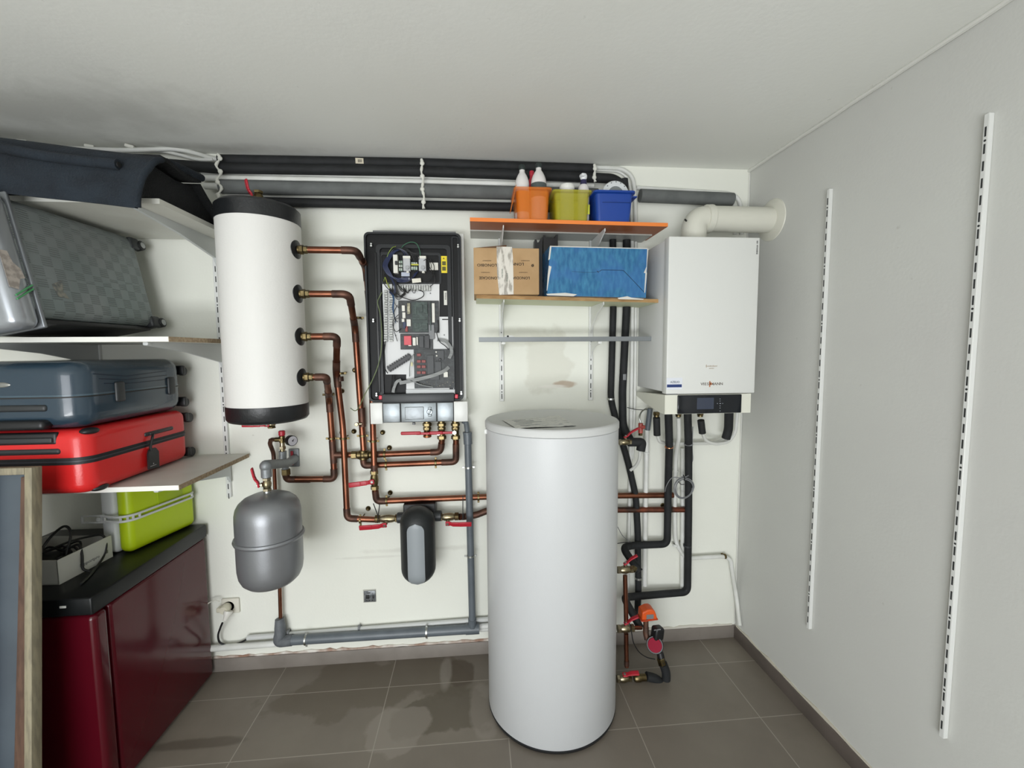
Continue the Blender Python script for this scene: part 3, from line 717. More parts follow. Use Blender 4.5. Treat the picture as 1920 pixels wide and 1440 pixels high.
g = G(); g.plate([(717, 533), (824, 533), (824, 594), (850, 594), (853, 736), (762, 736), (762, 702), (724, 702)], .004, yi); g.make('mounting_plate', pcb, ut)
g = G()
for px, py in ((807, 550), (742, 629), (833, 628), (768, 540)): c = U(px, py, yi-.005); g.cyl(c, c-EY*.002, .0032, 10)
g.make('rivet', mid_grey, ut)
g = G(); g.plate([(762, 730), (853, 730), (853, 738), (762, 738)], .012, yi); g.make('lower_ledge', mat('plate_edge', 'bdbfc0', .5), ut)
def ub(px0, py0, px1, py1, y0, th, bev=.0008, g=None):
    a_ = U(px0, py0, y0); b2_ = U(px1, py1, y0); g = g or G()
    return g.bb(a_.x, b2_.x, y0-th, y0, b2_.z, a_.z, bev, 1)
pcbd = mat('circuit_board_dark', '26292a', .5, col2='35393a', scale=55, lo=.5, hi=.55)
grn = mat('board_module_green', '2c3a36', .5, col2='3b4b45', scale=70, lo=.5, hi=.55)
bd = ub(747, 564, 824, 624, yi-.004, .008).make('circuit_board', pcbd, ut)
g = G(); [ub(x0, y0, x1, y1, yi-.012, th, .0005, g) for x0, y0, x1, y1, th in ((772, 566, 803, 622, .003), (774, 575, 782, 590, .006), (786, 572, 793, 586, .008), (796, 572, 802, 588, .008), (774, 596, 800, 600, .006), (776, 606, 786, 616, .006), (790, 606, 802, 618, .007), (806, 566, 809, 620, .01))]; g.make('chip_group', grn, bd)
def wb(lst, name, m, par, th=.012, y0=yi-.010):
    for q_ in lst: ub(*q_, y0, th).make(name, m, par)
cream = mat('connector_cream', 'd9d8cf', .5)
wb(((754, 573, 760, 584), (755, 586, 761, 597), (754, 598, 759, 604), (763, 599, 771, 612), (810, 569, 816, 605)), 'connector', cream, bd)
wb(((764, 569, 770, 589),), 'connector', mat('connector_beige', 'b5b096', .5, col2='77745f', scale=90), bd)
wb(((760, 612, 765, 622),), 'relay', mat('relay_brick', '8c3a35', .5), bd, .008)
wb(((756, 604, 762, 616),), 'relay', mat('relay_navy', '23304e', .5), bd, .008)
wb(((804, 609, 815, 636),), 'ribbon_socket', mid_grey, bd, .010)
bd2 = ub(751, 626, 812, 655, yi-.004, .010).make('circuit_board', pcbd, ut)
ub(758, 630, 772, 647, yi-.014, .012).make('module', mat('module_red', 'd0525c', .5, bump=.1, bscale=200), bd2)
wb(((774, 633, 780, 648), (781, 632, 784, 647), (766, 647, 772, 649)), 'connector', cream, bd2, .008, yi-.014)
wb(((797, 629, 806, 653),), 'heat_sink', black_pl, bd2, .014, yi-.014)
wb(((786, 630, 795, 652),), 'relay', dk_grey, bd2, .008, yi-.014)
bd3 = ub(776, 655, 853, 727, yi-.004, .009).make('circuit_board', pcbd, ut)
rl = mat('relay_dark_red', '82312c', .45)
for y_ in (663, 675, 685, 696):
    for x_ in (782, 791): 
        if not (y_ == 663 and x_ == 791): ub(x_, y_, x_+7.5, y_+5, yi-.012, .008).make('relay', rl, bd3)
g = G(); [ub(*q_, yi-.012, .007, .0006, g) for q_ in ((801, 666, 814, 702), (816, 678, 828, 700), (817, 657, 833, 675), (806, 704, 824, 712))]; g.make('transformer', dk_grey, bd3)
for px, py in ((818, 660), (819, 667)): c = U(px, py, yi-.02); G().cyl(c, c-EY*.008, .0035, 12).make('capacitor', cream, bd3)
c = U(825, 674, yi-.015); g = G(); g.cyl(c, c-EY*.016, .006, 14, .001); g.make('capacitor', black_pl, bd3)
ub(832, 697, 840, 707, yi-.012, .012).make('connector', cream, bd3)
for k in range(14): c = U(784+5*k+random.random()*2, 715+random.random()*10, yi-.013); g = G(); g.box(c, (.005, .006, .004), None, .0005, 1); g.make('component', mat('component_tan', '5c5a52', .5, col2='8a8678', scale=100), bd3)
# terminal strips
g = G()
for k in range(13):
    ub(749+4.6*k, 535, 752.8+4.6*k, 546, yi-.004, .014, .0006, g)
g.make('terminal_strip', mat('terminal_clear', 'bcbeba', .35, col2='8e908c', scale=120), ut)
g = G()
for k in range(21): ub(721, 545+4.6*k, 727.5, 548.6+4.6*k, yi-.004, .014, .0006, g); ub(730, 545+4.6*k, 737.5, 548.6+4.6*k, yi-.004, .012, .0006, g)
g.make('terminal_strip', MATS['terminal_clear'], ut)
for (ca, cb) in (((728, 693), (770, 667)),):
    A_, B_ = U(*ca, yi-.012), U(*cb, yi-.012); d = B_-A_; ang = -math.atan2(d.z, d.x)
    g = G(); g.box((A_+B_)/2, (d.length, .014, .020), (0, ang, 0), .001, 1)
    M = Matrix.Rotation(ang, 4, 'Y')
    for k in range(10):
        c = A_.lerp(B_, (k+.5)/10)
        for s2 in (-1, 1): g.box(c+M@Vector((0, -.006, s2*.011)), (.0062, .008, .009), (0, ang, 0), .0006, 1)
    g.make('terminal_block', black_pl, ut)
# switchgear on top
ub(739, 480, 748, 514, yi, .030, .001).make('circuit_breaker', cream, ut)
brk = [o for o in COL.objects if o.name.startswith('circuit_breaker')][0]
ub(741, 490, 746, 497, yi-.03, .010, .001).make('switch', black_pl, brk)
gt_ = mat('contactor_grey', 'b2b4b6', .45)
for x0 in (757, 786):
    c_ = ub(x0, 484, x0+14, 510, yi, .026, .002).make('contactor', gt_, ut)
    c = U(x0+7, 502, yi-.026); G().cyl(c, c-EY*.008, .0085, 18, .001).make('dial', mat('contactor_dial', '9fa1a3', .45), c_)
    ub(x0+6, 509, x0+11, 513, yi, .02, .001).make('foot', cream, c_)
    ub(x0, 482, x0+14, 487, yi, .028, .001).make('terminal', cream, c_)
g = G(); [ub(749+3.6*k, 490+7*j, 752+3.6*k, 495+7*j, yi, .016, .0005, g) for k in (0, 1) for j in range(3)]; g.make('terminal_pair', mat('terminal_greenish', '8fa294', .4, col2='c9cdc6', scale=70), ut)
g = G(); [ub(772+4*k, 493+8*j, 775.4+4*k, 499+8*j, yi, .016, .0005, g) for k in range(3) for j in range(2)]; g.make('terminal_pair', MATS['terminal_greenish'], ut)
ub(771, 495, 785, 498, yi-.014, .006, .001).make('jumper', mat('jumper_yellow', 'b9b53e', .4), ut)
ub(753, 511, 769, 519, yi, .012, .001).make('label_block', mat('pale_blue_grey', 'a9b0be', .4), ut); ub(753, 521, 769, 526, yi, .012, .001).make('label_block', MATS['pale_blue_grey'], ut)
ub(806, 493, 822, 507, yi, .010, .001).make('module', cream, ut)
c = U(781, 526, yi-.03); G().box(c, (.040, .004, .019), (0, -.12, .1), .001).make('paper_tag', mat('tag_paper', 'dedbcd', .7), ut)
yl = ub(827, 480, 844.5, 512, yi, .0012, 0).make('warning_sticker', mat('sticker_yellow', 'e5cf1c', .5), ut)
g = G(); [ub(829, 490+10*j, 836, 497.5+10*j, yi-.0012, .0006, 0, g) for j in (0, 1)]
for px, py in ((832, 484), (840, 484), (841, 492), (841, 503)): c = U(px, py, yi-.0014); g.prism([c+Vector((-.004, 0, -.004)), c+Vector((.004, 0, -.004)), c+Vector((0, 0, .004))], (0, -.0006, 0))
g.make('symbols', mat('sticker_symbols', '57531c', .6), yl)
bl = ub(832, 545.5, 838.5, 572, yi, .001, 0).make('barcode_label', cream, ut)
g = G(); [ub(834, 549+1.5*k, 837, 549.7+1.5*k, yi-.001, .0005, 0, g) for k in range(9)]; g.make('barcode', mark, bl)
g = G(); ub(829, 598, 843, 600, yi-.004, .0006, 0, g); g.make('plate_print', mark, ut)
# wires
navy = mat('wire_navy', '1d2749', .45); gy = mat('wire_green_yellow', '5d7a3a', .45, col2='9aa23c', scale=60); gn_ = mat('wire_green', '3a6a50', .45); gw = mat('wire_grey', '8f9292', .5)
def wire(pts, r, m, y=yi-.02, amp=.012, par=ut):
    p3 = [U(a_, b2_, y-amp*math.sin(PI*i/(len(pts)-1))) for i, (a_, b2_) in enumerate(pts)]
    return G().tube(spline(p3, 6), r, 7).make('wire', m, par)
for k in range(6):
    o_ = k*1.7
    wire([(750+o_, 466), (736+o_*.7, 472), (724+o_, 484), (718+o_, 497), (722+o_, 508), (730+o_, 517+o_*.5), (748, 522+k), (765, 520+k)], .0021, navy)
for k in range(5): wire([(757+3*k, 480+k), (754+2*k, 472), (745+k, 466), (738, 468), (727, 478+k)], .002, navy if k % 2 else rubber)
for k in range(5): wire([(778+2*k, 492), (772+k*3, 478), (766, 468+k), (752, 463+k)], .002, rubber)
for k in range(5): wire([(724+k, 508), (734+k*2, 524), (740+k, 540), (736+3*k, 552), (730, 548-2*k)], .0019, navy if k < 2 else rubber)
wire([(726, 505), (718, 520), (722, 535), (735, 548), (745, 556), (760, 552), (752, 540), (742, 530)], .0019, rubber)
wire([(740, 520), (745, 550), (765, 561), (780, 562), (793, 556), (794, 548), (786, 544)], .002, rubber)
wire([(745, 530), (752, 545), (764, 548), (770, 542)], .0018, rubber)
for cx_ in (764, 776): wire([(cx_-3, 541), (cx_-2, 548), (cx_+2, 549), (cx_+3, 543)], .0013, rubber, amp=.004)
wire([(808, 486), (814, 500), (812, 515), (806, 525), (798, 530)], .0018, rubber)
wire([(803, 497), (809, 507), (812, 518)], .0018, rubber)
wire([(790, 492), (800, 486), (807, 492), (809, 503)], .0015, rubber)
wire([(788, 484), (787, 470), (781, 457), (770, 454), (758, 459), (752, 466)], .0018, gn_)
wire([(723, 498), (727, 478), (735, 465), (742, 462)], .0018, gy)
wire([(719, 530), (722, 520), (726, 532), (730, 540), (728, 530)], .0017, gy)
wire([(745, 640), (738, 615), (741, 600), (748, 596)], .0015, rubber); wire([(747, 590), (738, 600), (737, 612), (743, 622), (752, 616)], .0015, rubber)
wire([(745, 572), (739, 585), (740, 598), (746, 604)], .0015, rubber)
wire([(741, 548), (737, 560), (742, 572), (748, 577)], .0013, rubber)
for k in range(3): wire([(732+2*k, 545), (737+k, 560), (736+k, 580), (742, 600+3*k)], .0017, mat('wire_petrol', '27476a', .45))
wire([(821, 600), (822, 618), (819, 625), (824, 640), (834, 648), (841, 655)], .002, rubber)
wire([(777, 662), (771, 672), (768, 690), (768, 706)], .002, gw)
g = G(); c = U(772, 683, yi-.026); g.box(c, (.009, .003, .018), None, .001); g.make('cable_lug', mat('lug_cream', 'd3cfa4', .5), ut)
wire([(723, 640), (720, 670), (722, 690), (727, 700)], .0022, rubber)
wire([(760, 715), (775, 716), (790, 722), (812, 726)], .0022, gw)
wire([(758, 712), (772, 714), (785, 718)], .0022, rubber)
wire([(736, 703), (735, 715), (733, 733)], .0022, rubber); wire([(741, 703), (739, 715), (733, 735)], .0022, rubber)
for k in range(4): wire([(730+3*k, 516), (745, 522+3*k), (762+2*k, 527), (776, 519-2*k), (784, 508)], .0018, navy if k < 3 else rubber)
for k in range(3): wire([(735+2*k, 528), (738-k, 545), (747, 556+3*k), (758+k, 548), (756, 538)], .0017, rubber)
wire([(800, 505), (812, 512), (815, 528), (806, 538)], .0017, rubber)
# ribbon cable
def ribbon(pts, wd, m, y, name='ribbon_cable'):
    p3 = [U(a_, b2_, y-dy) for a_, b2_, dy in pts]; sp = spline(p3, 5); g = G(); vs = []; fs = []; n = len(sp)
    for i, p in enumerate(sp):
        t_ = (sp[min(i+1, n-1)]-sp[max(i-1, 0)]).normalized(); u = Vector((-t_.z, .15, t_.x)).normalized()*wd/2
        for o_ in (Vector((0, 0, 0)), Vector((0, -.0012, 0))): vs += [p+u+o_, p-u+o_]
    for i in range(n-1):
        a_ = i*4; fs += [[a_, a_+1, a_+5, a_+4], [a_+2, a_+3, a_+7, a_+6], [a_, a_+2, a_+6, a_+4], [a_+1, a_+3, a_+7, a_+5]]
    fs += [[0, 1, 3, 2], [4*n-4, 4*n-3, 4*n-1, 4*n-2]]
    g.add(vs, fs); return g.make(name, m, ut)
rib = mat('ribbon_grey', '8b8d8c', .5, col2='7c7e7d', scale=12, stretch=(1, 1, 12))
ribbon([(842, 688, .008), (832, 696, .016), (812, 704, .022), (785, 711, .024), (762, 716, .02), (749, 718, .018)], .016, rib, yi-.01)
ribbon([(752, 712, .014), (744, 716, .018), (739, 726, .016), (737, 736, .012)], .013, rib, yi-.01)
ribbon([(820, 637, .006), (834, 639, .012), (843, 648, .018), (847, 660, .018), (842, 672, .012)], .014, rib, yi-.01)
# bottom operating strip
YB = -.165
wl = U(694, 756, YB); wr = U(877, 752, YB); zb2 = U(780, 792.5, YB).z; ztb = U(780, 754.5, YB).z
x_ = [U(px, 773, YB).x for px in (694, 717, 751, 819, 851, 877)]
G().bb(x_[0], x_[1], YB, -.01, zb2-.003, ztb, .003).make('side_cap', white_enamel, ut); G().bb(x_[4], x_[5], YB, -.01, zb2, ztb, .003).make('side_cap', white_enamel, ut)
G().bb(x_[1]+.001, x_[4]-.001, YB+.008, -.01, zb2+.001, ztb, .002).make('console_body', dk_grey, ut)
for i in (1, 2, 3): 
    pn = G().bb(x_[i]+.002, x_[i+1]-.002, YB, YB+.008, zb2+.003, ztb-.003, .003).make('console_panel', chrome, ut)
    if i == 2:
        p, q = U(759, 763, YB), U(795, 786, YB)
        G().bb(p.x, q.x, YB-.004, YB+.001, q.z, p.z, .0035, 3).make('display_cover', mat('foil_display', '8f9497', .46, .9, bump=.25, bscale=20), pn)
        c = U(806, 772, YB); g = G(); g.cyl(c, c-EY*.006, .0135, 24, .002); g.box(c-EY*.008, (.008, .006, .022), (0, .5, 0), .002); g.make('knob', chrome, pn)
        for dz in (.017, -.017): c2 = c+Vector((0, 0, dz)); G().box(c2, (.018, .006, .010), None, .003).make('button', chrome, pn)
g = G(); c = U(776, 792, -.14); g.cyl(c, c-EZ*.010, .007, 14); g.make('drain_nipple', mid_grey, ut)
# brass outlets with two long red levers
for i, (px, lab, pyb) in enumerate(((801, 'left', 820), (828, 'middle', 824), (854, 'right', 824))):
    c = P(px, 808, -.08); zt2 = P(px, 793, -.08).z; zb3 = P(px, pyb, -.08).z
    t = thing('pipe_union', f'{lab} of the three brass unions hanging under the open unit', 'fitting', c)
    g = G(); g.cyl((c.x, c.y, zt2+.015), (c.x, c.y, zb3), .0165, 20); g.hexn((c.x, c.y, zt2-.0), (c.x, c.y, zt2-.015), .0215); g.make('body', brass, t)
    if i: G().hexn((c.x, c.y, zb3+.002), (c.x, c.y, zb3+.020), .022).make('lower_nut', brass, t)
    else: G().cyl((c.x, c.y, zb3+.001), (c.x, c.y, zb3+.012), .020, 24, .002).make('end_cap', mat('brass_red', '9a6040', .4, .9), t)
    G().hexn((c.x, c.y, zt2-.019), (c.x, c.y, zt2-.034), .0195).make('nut', brass, t)
for (x0, x1, lab) in ((852, 806, 'right long red lever under the open unit, lying in front of the brass unions'), (822, 753, 'left long red lever under the open unit, pointing left past the brass unions')):
    A_, B_ = P(x0, 811 if x0 > 840 else 813, -.118), P(x1, 812, -.124)
    t = thing('valve_lever', lab, 'lever', A_)
    if x0 > 840:
        g = G(); g.hexn(A_+EY*.035, A_-EY*.006, .011); g.make('pivot_nut', steel, t)
    else: G().cyl(A_+EY*.03, A_-EY*.002, .009, 14).make('pivot_nut', steel, t)
    d = B_-A_; g = G()
    g.box(A_.lerp(B_, .3), (d.length*.62, .008, .012), None, .003, 3); g.box(A_.lerp(B_, .75), (d.length*.55, .010, .016), None, .005, 3); g.make('lever', red_pl, t)
# stray green wire hanging out of the unit
t = thing('loose_wire', 'thin green wire hanging out of the open unit across the copper pipes', 'wire', U(700, 700, -.15))
p3 = [U(716, 548, yi-.02), U(711, 558, yi-.025), U(708, 568, yi-.03), U(713, 590, yi-.032), U(716, 625, yi-.032), U(715, 655, yi-.032), U(709, 685, yi-.035), U(697, 715, -.15), U(684, 740, -.14), U(672, 765, -.12), U(665, 770, -.11), U(657, 765, -.11)]
G().tube(spline(p3, 6), .0022, 7).make('wire', mat('loose_wire_green', '5a6748', .5, col2='6f7c55', scale=30), t)
t = thing('pipe_plug', 'small nickel bleed screw on the second copper pipe left of the unit', 'screw', P(670, 794, -.07))
c = P(671, 795, -.06); g = G(); g.cyl(c+EX*.02, c-EX*.008, .006, 12); g.cyl(c-EX*.004, c-EX*.004-EY*.012, .0095, 14, .002); g.make('screw', nickel, t)

# ------------------------------------------------------------------ wall-hung boiler on the right
BX0, BX1, BY = -.580, -.171, -.348
bt = thing('boiler', 'white wall-hung gas boiler with black control strip beside the right wall', 'boiler', ((BX0+BX1)/2, -.17, 1.30))
G().bb(BX0+.004, BX1-.003, BY+.045, -.001, 1.40, 2.066, .003).make('casing', mat('boiler_side_white', 'd5d6d5', .4), bt)
fr = G().bb(BX0, BX1, BY, BY+.045, 1.392, 2.070, .004, 3).make('front_cover', white_enamel, bt)
bxl, bxr = WY(1247, 776, BY).x+.0, WY(1408, 774, BY).x
g = G(); zf = 1.303
prof = [(-.01, 1.372), (BY+.004, 1.389), (BY+.004, zf), (BY+.05, zf), (-.13, 1.325), (-.01, 1.352)]
g.prism([(bxl, y, z) for y, z in prof], (bxr-bxl, 0, 0)); g.make('lower_cover', warm_white, bt)
cp0, cp1 = WY(1271, 742, BY), WY(1389, 775, BY)
cp = G().bb(cp0.x, cp1.x, BY-.004, BY+.01, 1.3045, 1.387, .003).make('control_panel', mat('panel_black_gloss', '14171d', .12), bt)
p, q = WY(1307, 746, BY-.004), WY(1338, 767, BY-.004)
G().bb(p.x, q.x, BY-.0052, BY-.003, q.z, p.z, .0005, 1).make('display', mat('display_off', '3b4150', .15), cp)
g = G()
for px, py in ((1350, 748), (1350, 752), (1345, 756.5), (1349.5, 756.5), (1351, 756.5), (1355, 756.5), (1350, 761), (1350, 765), (1350, 770.5)):
    c = WY(px, py, BY-.004); g.cyl(c, c-EY*.001, .0016, 8)
g.make('buttons', mat('button_marks', 'a9adb3', .4), cp)
yF = BY-.0004
g = G(); c = WY(1332.5, 720, BY); g.text('VI', .0165, c-EX*.0385, bold=.0002, sx=1.15); g.text('E', .0165, c-EX*.0245, bold=.0002, sx=1.15); g.text('S', .0165, c-EX*.0135, bold=.0002, sx=1.15); g.text('SMANN', .0165, c+EX*.024, bold=.0002, sx=1.15)
g.xf(Matrix.Translation((0, -.0006, 0))); g.make('lettering', mat('logo_grey_brown', '77706a', .5), fr)
g = G(); g.box(c+Vector((-.0045, -.0008, 0)), (.005, .001, .026)); g.box(c+Vector((.0, -.0008, .001)), (.010, .001, .010)); g.make('logo_mark', mat('logo_orange', 'b4704a', .5), fr)
c = WY(1334, 688, BY); g = G(); g.text('Kundendienst', .0095, c+Vector((0, -.0006, .004)), ext=.0003); g.text('service', .008, c+Vector((0, -.0006, -.006)), ext=.0003); g.box(c+Vector((-.024, -.0004, .004)), (.0015, .0006, .014)); g.make('small_lettering', mat('faded_brown_print', 'a59077', .6), fr)
p, q = WY(1250, 708.5, BY), WY(1279, 730, BY)
st = G().bb(p.x, q.x, BY-.0008, BY+.001, q.z, p.z, 0).make('sticker', mat('sticker_white', 'dcdfe6', .4), fr)
c = WY(1264.5, 716.5, BY); g = G(); g.text('AZELIO', .0125, c+Vector((.002, -.0012, 0)), ext=.0003, bold=.0002); g.make('sticker_lettering', mat('sticker_grey', '626a76', .5), st)
p, q = WY(1250.5, 721, BY), WY(1278, 726, BY); g = G(); g.bb(p.x, q.x, BY-.0014, BY-.0006, q.z, p.z); g.make('sticker_bar', mat('sticker_navy', '24386e', .5), st)
g = G(); c = WY(1419.5, 464, BY); g.text('222  VITODENS', .0085, c+Vector((0, -.0006, 0)), xd=(0, 0, -1), yd=(1, 0, 0), ext=.0003, bold=.0002); g.make('side_lettering', mark, fr)
g = G(); g.bb(BX0+.001, WY(1270, 737, BY).x, BY-.001, BY+.002, 1.391, 1.394); g.make('seam', mid_grey, fr)
# flue
ft = thing('flue_pipe', 'cream flue elbow rising from the boiler and entering the right wall', 'flue', (-.33, -.15, 2.08))
fz = (WX(1447, 390, 0).z+WX(1447, 445, 0).z)/2+.012; fy = -.178
cream_f = mat('flue_cream', 'd3d2c6', .42)
z0f = 2.066; xf0 = WY(1301, 430, fy).x; r_f = .058
G().cyl((xf0, fy, z0f-.01), (xf0, fy, z0f+.012), r_f, 40).make('socket', cream_f, ft)
G().tube(fillet([(xf0, fy, z0f), (xf0, fy, fz), (xf0+.12, fy, fz)], .085, 14), r_f*.97, 40).make('elbow', cream_f, ft)
G().tube([(WY(1331, 420, fy).x, fy, fz), (-.001, fy, fz)], r_f, 40).make('tube', cream_f, ft)
xx = WY(1327, 420, fy).x
g = G(); g.lathe([(r_f, -.018), (r_f+.005, -.016), (r_f+.006, .012), (r_f+.001, .016)], (xx, fy, fz), (1, 0, 0), 40); g.make('collar', cream_f, ft)
g = G(); g.lathe([(r_f, 0), (r_f+.006, .0), (r_f+.036, .012), (r_f+.038, .016), (r_f, .016)], (-.016, fy, fz), (1, 0, 0), 48); g.make('wall_flange', cream_f, ft)
g = G(); g.cyl((xf0-.052, fy-.03, fz-.02), (xf0-.062, fy-.036, fz-.016), .004, 8); g.make('screw', mark, ft)
g = G(); g.bb(-.30, -.24, -.24, -.16, 2.071, 2.082, .002); g.make('rubber_pad', black_pl, ft)

# ------------------------------------------------------------------ hoses and pipes below the boiler
tube = white_run
def ins(name, label, pts, r, br=.04, cuts=(), m=black_foam):
    t = thing(name, label, 'pipe', pts[0])
    G().tube(fillet(pts, br, 8), r, 20).make('insulation', m, t)
    for c in cuts:
        p, ax, mm = c; g = G(); g.cyl(Vector(p)-Vector(ax)*.005, Vector(p)+Vector(ax)*.005, r+.0025, 20, .001); g.make('pipe_clip', mm, t)
    return t
ya, yb = -.10, -.16
ins('insulated_pipe', 'black insulated pipe dropping from the boiler, left one, turning left near the floor valves', [P(1253, 765, yb), P(1255, 835, -.12), P(1253, 900, -.07), P(1251, 1020, -.05), P(1180, 1023, -.07), P(1168, 1028, -.12), P(1199, 1072, -.20)], .0185, .035, cuts=[(P(1254.5, 838, -.115), EZ, mat('bright_copper', 'd08a62', .25, 1))])
ins('insulated_pipe', 'long black insulated pipe dropping from the boiler to the lowest horizontal run', [P(1289, 765, yb), P(1291, 835, -.11), P(1291, 960, -.06), P(1289, 1110, -.05), P(1180, 1119, -.08), P(1170, 1121, -.14), P(1201, 1178, -.22)], .0185, .035, cuts=[(P(1291, 833, -.11), EZ, mid_grey), (P(1289, 1023, -.055), EZ, dk_grey)])
for (px, lab) in ((1231, 'left'), (1272, 'middle'), (1313, 'right')):
    c = P(px, 776, yb); t = thing('pipe_union', f'{lab} one of the small brass unions right under the boiler', 'fitting', c)
    G().hexn(c-EZ*.006, c+EZ*.010, .0165).make('nut', brass, t); G().cyl(c-EZ*.014, c-EZ*.002, .013, 16).make('collar', brass, t)
ins('pipe_sleeve', 'short black foam sleeve under the left brass union of the boiler', [P(1231, 783, yb), P(1232, 816, yb+.01)], .0165)
ins('pipe_sleeve', 'short black foam sleeve under the right brass union of the boiler', [P(1314, 788, yb), P(1317, 812, yb+.01)], .0165)
tube('hose', 'white hose curving from the left sleeve to the far right under the boiler', [P(1232, 814, yb+.01), P(1236, 828, -.13), P(1252, 832, -.05), P(1340, 831, -.04), P(1362, 822, -.06), P(1364, 812, -.08)], .0085, .03)
ins('insulated_pipe', 'dark insulated pipe stub hanging under the right end of the boiler', [P(1367, 765, -.14), P(1366, 805, -.10), P(1361, 822, -.09)], .021, .02)
tube('hose', 'white hose looping from the right sleeve up behind the boiler corner', [P(1317, 810, yb+.01), P(1322, 826, -.12), P(1340, 833, -.10), P(1366, 829, -.08), P(1379, 812, -.07), P(1383, 768, -.06)], .0085, .035)
tube('gas_pipe', 'white pipe from the boiler centre winding down the wall to the right corner', [P(1272, 783, yb), P(1273, 820, -.13), P(1267, 858, -.05), P(1265, 960, -.035), P(1266, 1015, -.035), P(1284, 1047, -.03), P(1355, 1043, -.03), P(1370, 1048, -.026), P(1374, 1080, -.022), WX(1381, 1120, -.013), WX(1387, 1172, -.013)], .0105, .04,
     clips=[(P(1267, 884, -.04), EZ), (P(1266, 1022, -.035), EZ), (P(1359, 1043, -.03), EX, brass)])
tube('heating_pipe', 'wide white pipe at the wall directly left of the long insulated drop', [P(1280, 840, -.02), P(1280, 960, -.02), P(1279, 1108, -.02)], .012)
# cable coil
t = thing('cable_coil', 'coil of thin grey sensor cable hung on the insulated pipes below the boiler', 'cable', P(1283, 915, -.10))
cc = P(1283, 916, -.105); g = G(); pts = []
for k in range(97):
    a_ = 2*PI*k/32; R1 = .0505+.0045*math.sin(k*.11); pts.append(cc+Vector((R1*math.cos(a_)+.003*math.sin(k*.17), -.003*math.sin(k*.4)+.002*(k/32), R1*math.sin(a_))))
g.tube(pts, .0027, 8); g.make('loops', mid_grey, t)
G().tube(spline([P(1296, 869, -.09), P(1295, 885, -.10), P(1288, 893, -.105), P(1278, 894, -.11)]), .0025, 8).make('tail', mid_grey, t)
G().tube(spline([P(1276, 896, -.11), P(1260, 896, -.1), P(1250, 910, -.09), P(1247, 922, -.07)]), .0022, 8).make('tail', mid_grey, t)
G().tube(spline([P(1272, 903, -.112), P(1277, 908, -.115), P(1283, 908, -.115)]), .002, 6).make('tie', rubber, t)
G().tube([P(1281, 890, -.112), P(1284, 897, -.118), P(1283, 901, -.112)], .0028, 6).make('tie', rubber, t)
t = thing('power_cable', 'thin grey cable hanging beside the long insulated pipe under the boiler', 'cable', P(1297, 850, -.08))
G().tube(spline([P(1299, 800, -.09), P(1298, 840, -.085), P(1299, 860, -.085), P(1296, 871, -.09)]), .0022, 8).make('cable', mid_grey, t)

# ------------------------------------------------------------------ vertical pipes left of the boiler
ins('insulated_pipe', 'black insulated pipe coming down behind the shelves and slipping behind the tall tank', [P(1150, 372, -.05), P(1149, 440, -.045), P(1150, 575, -.045), P(1145, 748, -.045), P(1158, 800, -.045), P(1178, 868, -.04), P(1192, 930, -.04), P(1196, 1000, -.04), P(1197, 1110, -.04), P(1195, 1150, -.045)], .0165, .04,
    cuts=[(P(1145, 748, -.045), EZ, steel), (P(1197, 1084, -.04), EZ, steel)])
t2 = ins('insulated_pipe', 'thick black insulated pipe right behind the shelf ends, ending at the safety group', [P(1170, 336, -.045), P(1175, 440, -.045), P(1175, 575, -.045), P(1167, 735, -.045), P(1168, 800, -.05), P(1184, 828, -.10)], .019, .04)
p = P(1171, 707, -.066); G().box(p, (.016, .004, .030), None, .001).make('tape', mid_grey, t2)
ins('insulated_pipe', 'black insulated elbow of the safety group beside the tank lid', [P(1178, 829, -.14), P(1204, 829, -.14), P(1201, 845, -.14)], .0215, .012)
valve('small nickel valve with red lever at the safety group beside the tank lid', P(1172, 829, -.15), EX, (.05, -.15, 1), (.85, 0, .45), r=.013, hl=.07, L=.06, lift=.028, ends=nickel)
t = thing('safety_valve', 'dull red safety valve standing under the left corner of the boiler', 'valve', P(1201, 812, -.13))
c = P(1201, 812, -.13); rd = mat('valve_dull_red', '8e3a32', .45, col2='a85045', scale=30)
g = G(); g.cyl(c, c+EZ*.05, .0115, 18, .002); g.cyl(c+EZ*.032+EX*-.005, c+EZ*.032+Vector((.016, -.016, 0)), .0095, 16, .002); g.make('body', rd, t)
G().tube(spline([c+EZ*.05, P(1199, 782, -.12), P(1203, 772, -.1), P(1212, 766, -.08)]), .0038, 8).make('capillary', steel, t)
g = G(); g.hexn(c-EZ*.012, c, .011); g.make('nut', brass, t)
ins('drain_pipe', 'grey plastic pipe tail under the left corner of the boiler', [P(1219, 766, -.06), P(1214, 806, -.045)], .0135, m=grey_pvc)
tube('heating_pipe', 'white vertical pipe under the grey tail left of the boiler', [P(1213, 804, -.04), P(1210, 960, -.035), P(1209, 1098, -.03)], .0125, clips=[(P(1212, 849, -.04), EZ)])
tube('heating_pipe', 'left of the two long white pipes beside the shelves, behind the safety group', [P(1185, 425, -.02), P(1186, 575, -.02), P(1183, 800, -.02), P(1177, 1110, -.02)], .0095, clips=[(P(1184, 768, -.02), EZ)])
tube('heating_pipe', 'right of the two long white pipes beside the shelves, close to the boiler side', [P(1192, 425, -.012), P(1192, 575, -.012), P(1190, 760, -.012), P(1186, 860, -.012)], .008)
tube('hose', 'white hose curving down from the safety group elbow to the insulated pipe', [P(1200, 845, -.14), P(1199, 862, -.12), P(1192, 874, -.09), P(1182, 882, -.075)], .0075, .03)
t = thing('power_cable', 'thin black cable crossing from the white pipes to the boiler corner', 'cable', P(1200, 768, -.03))
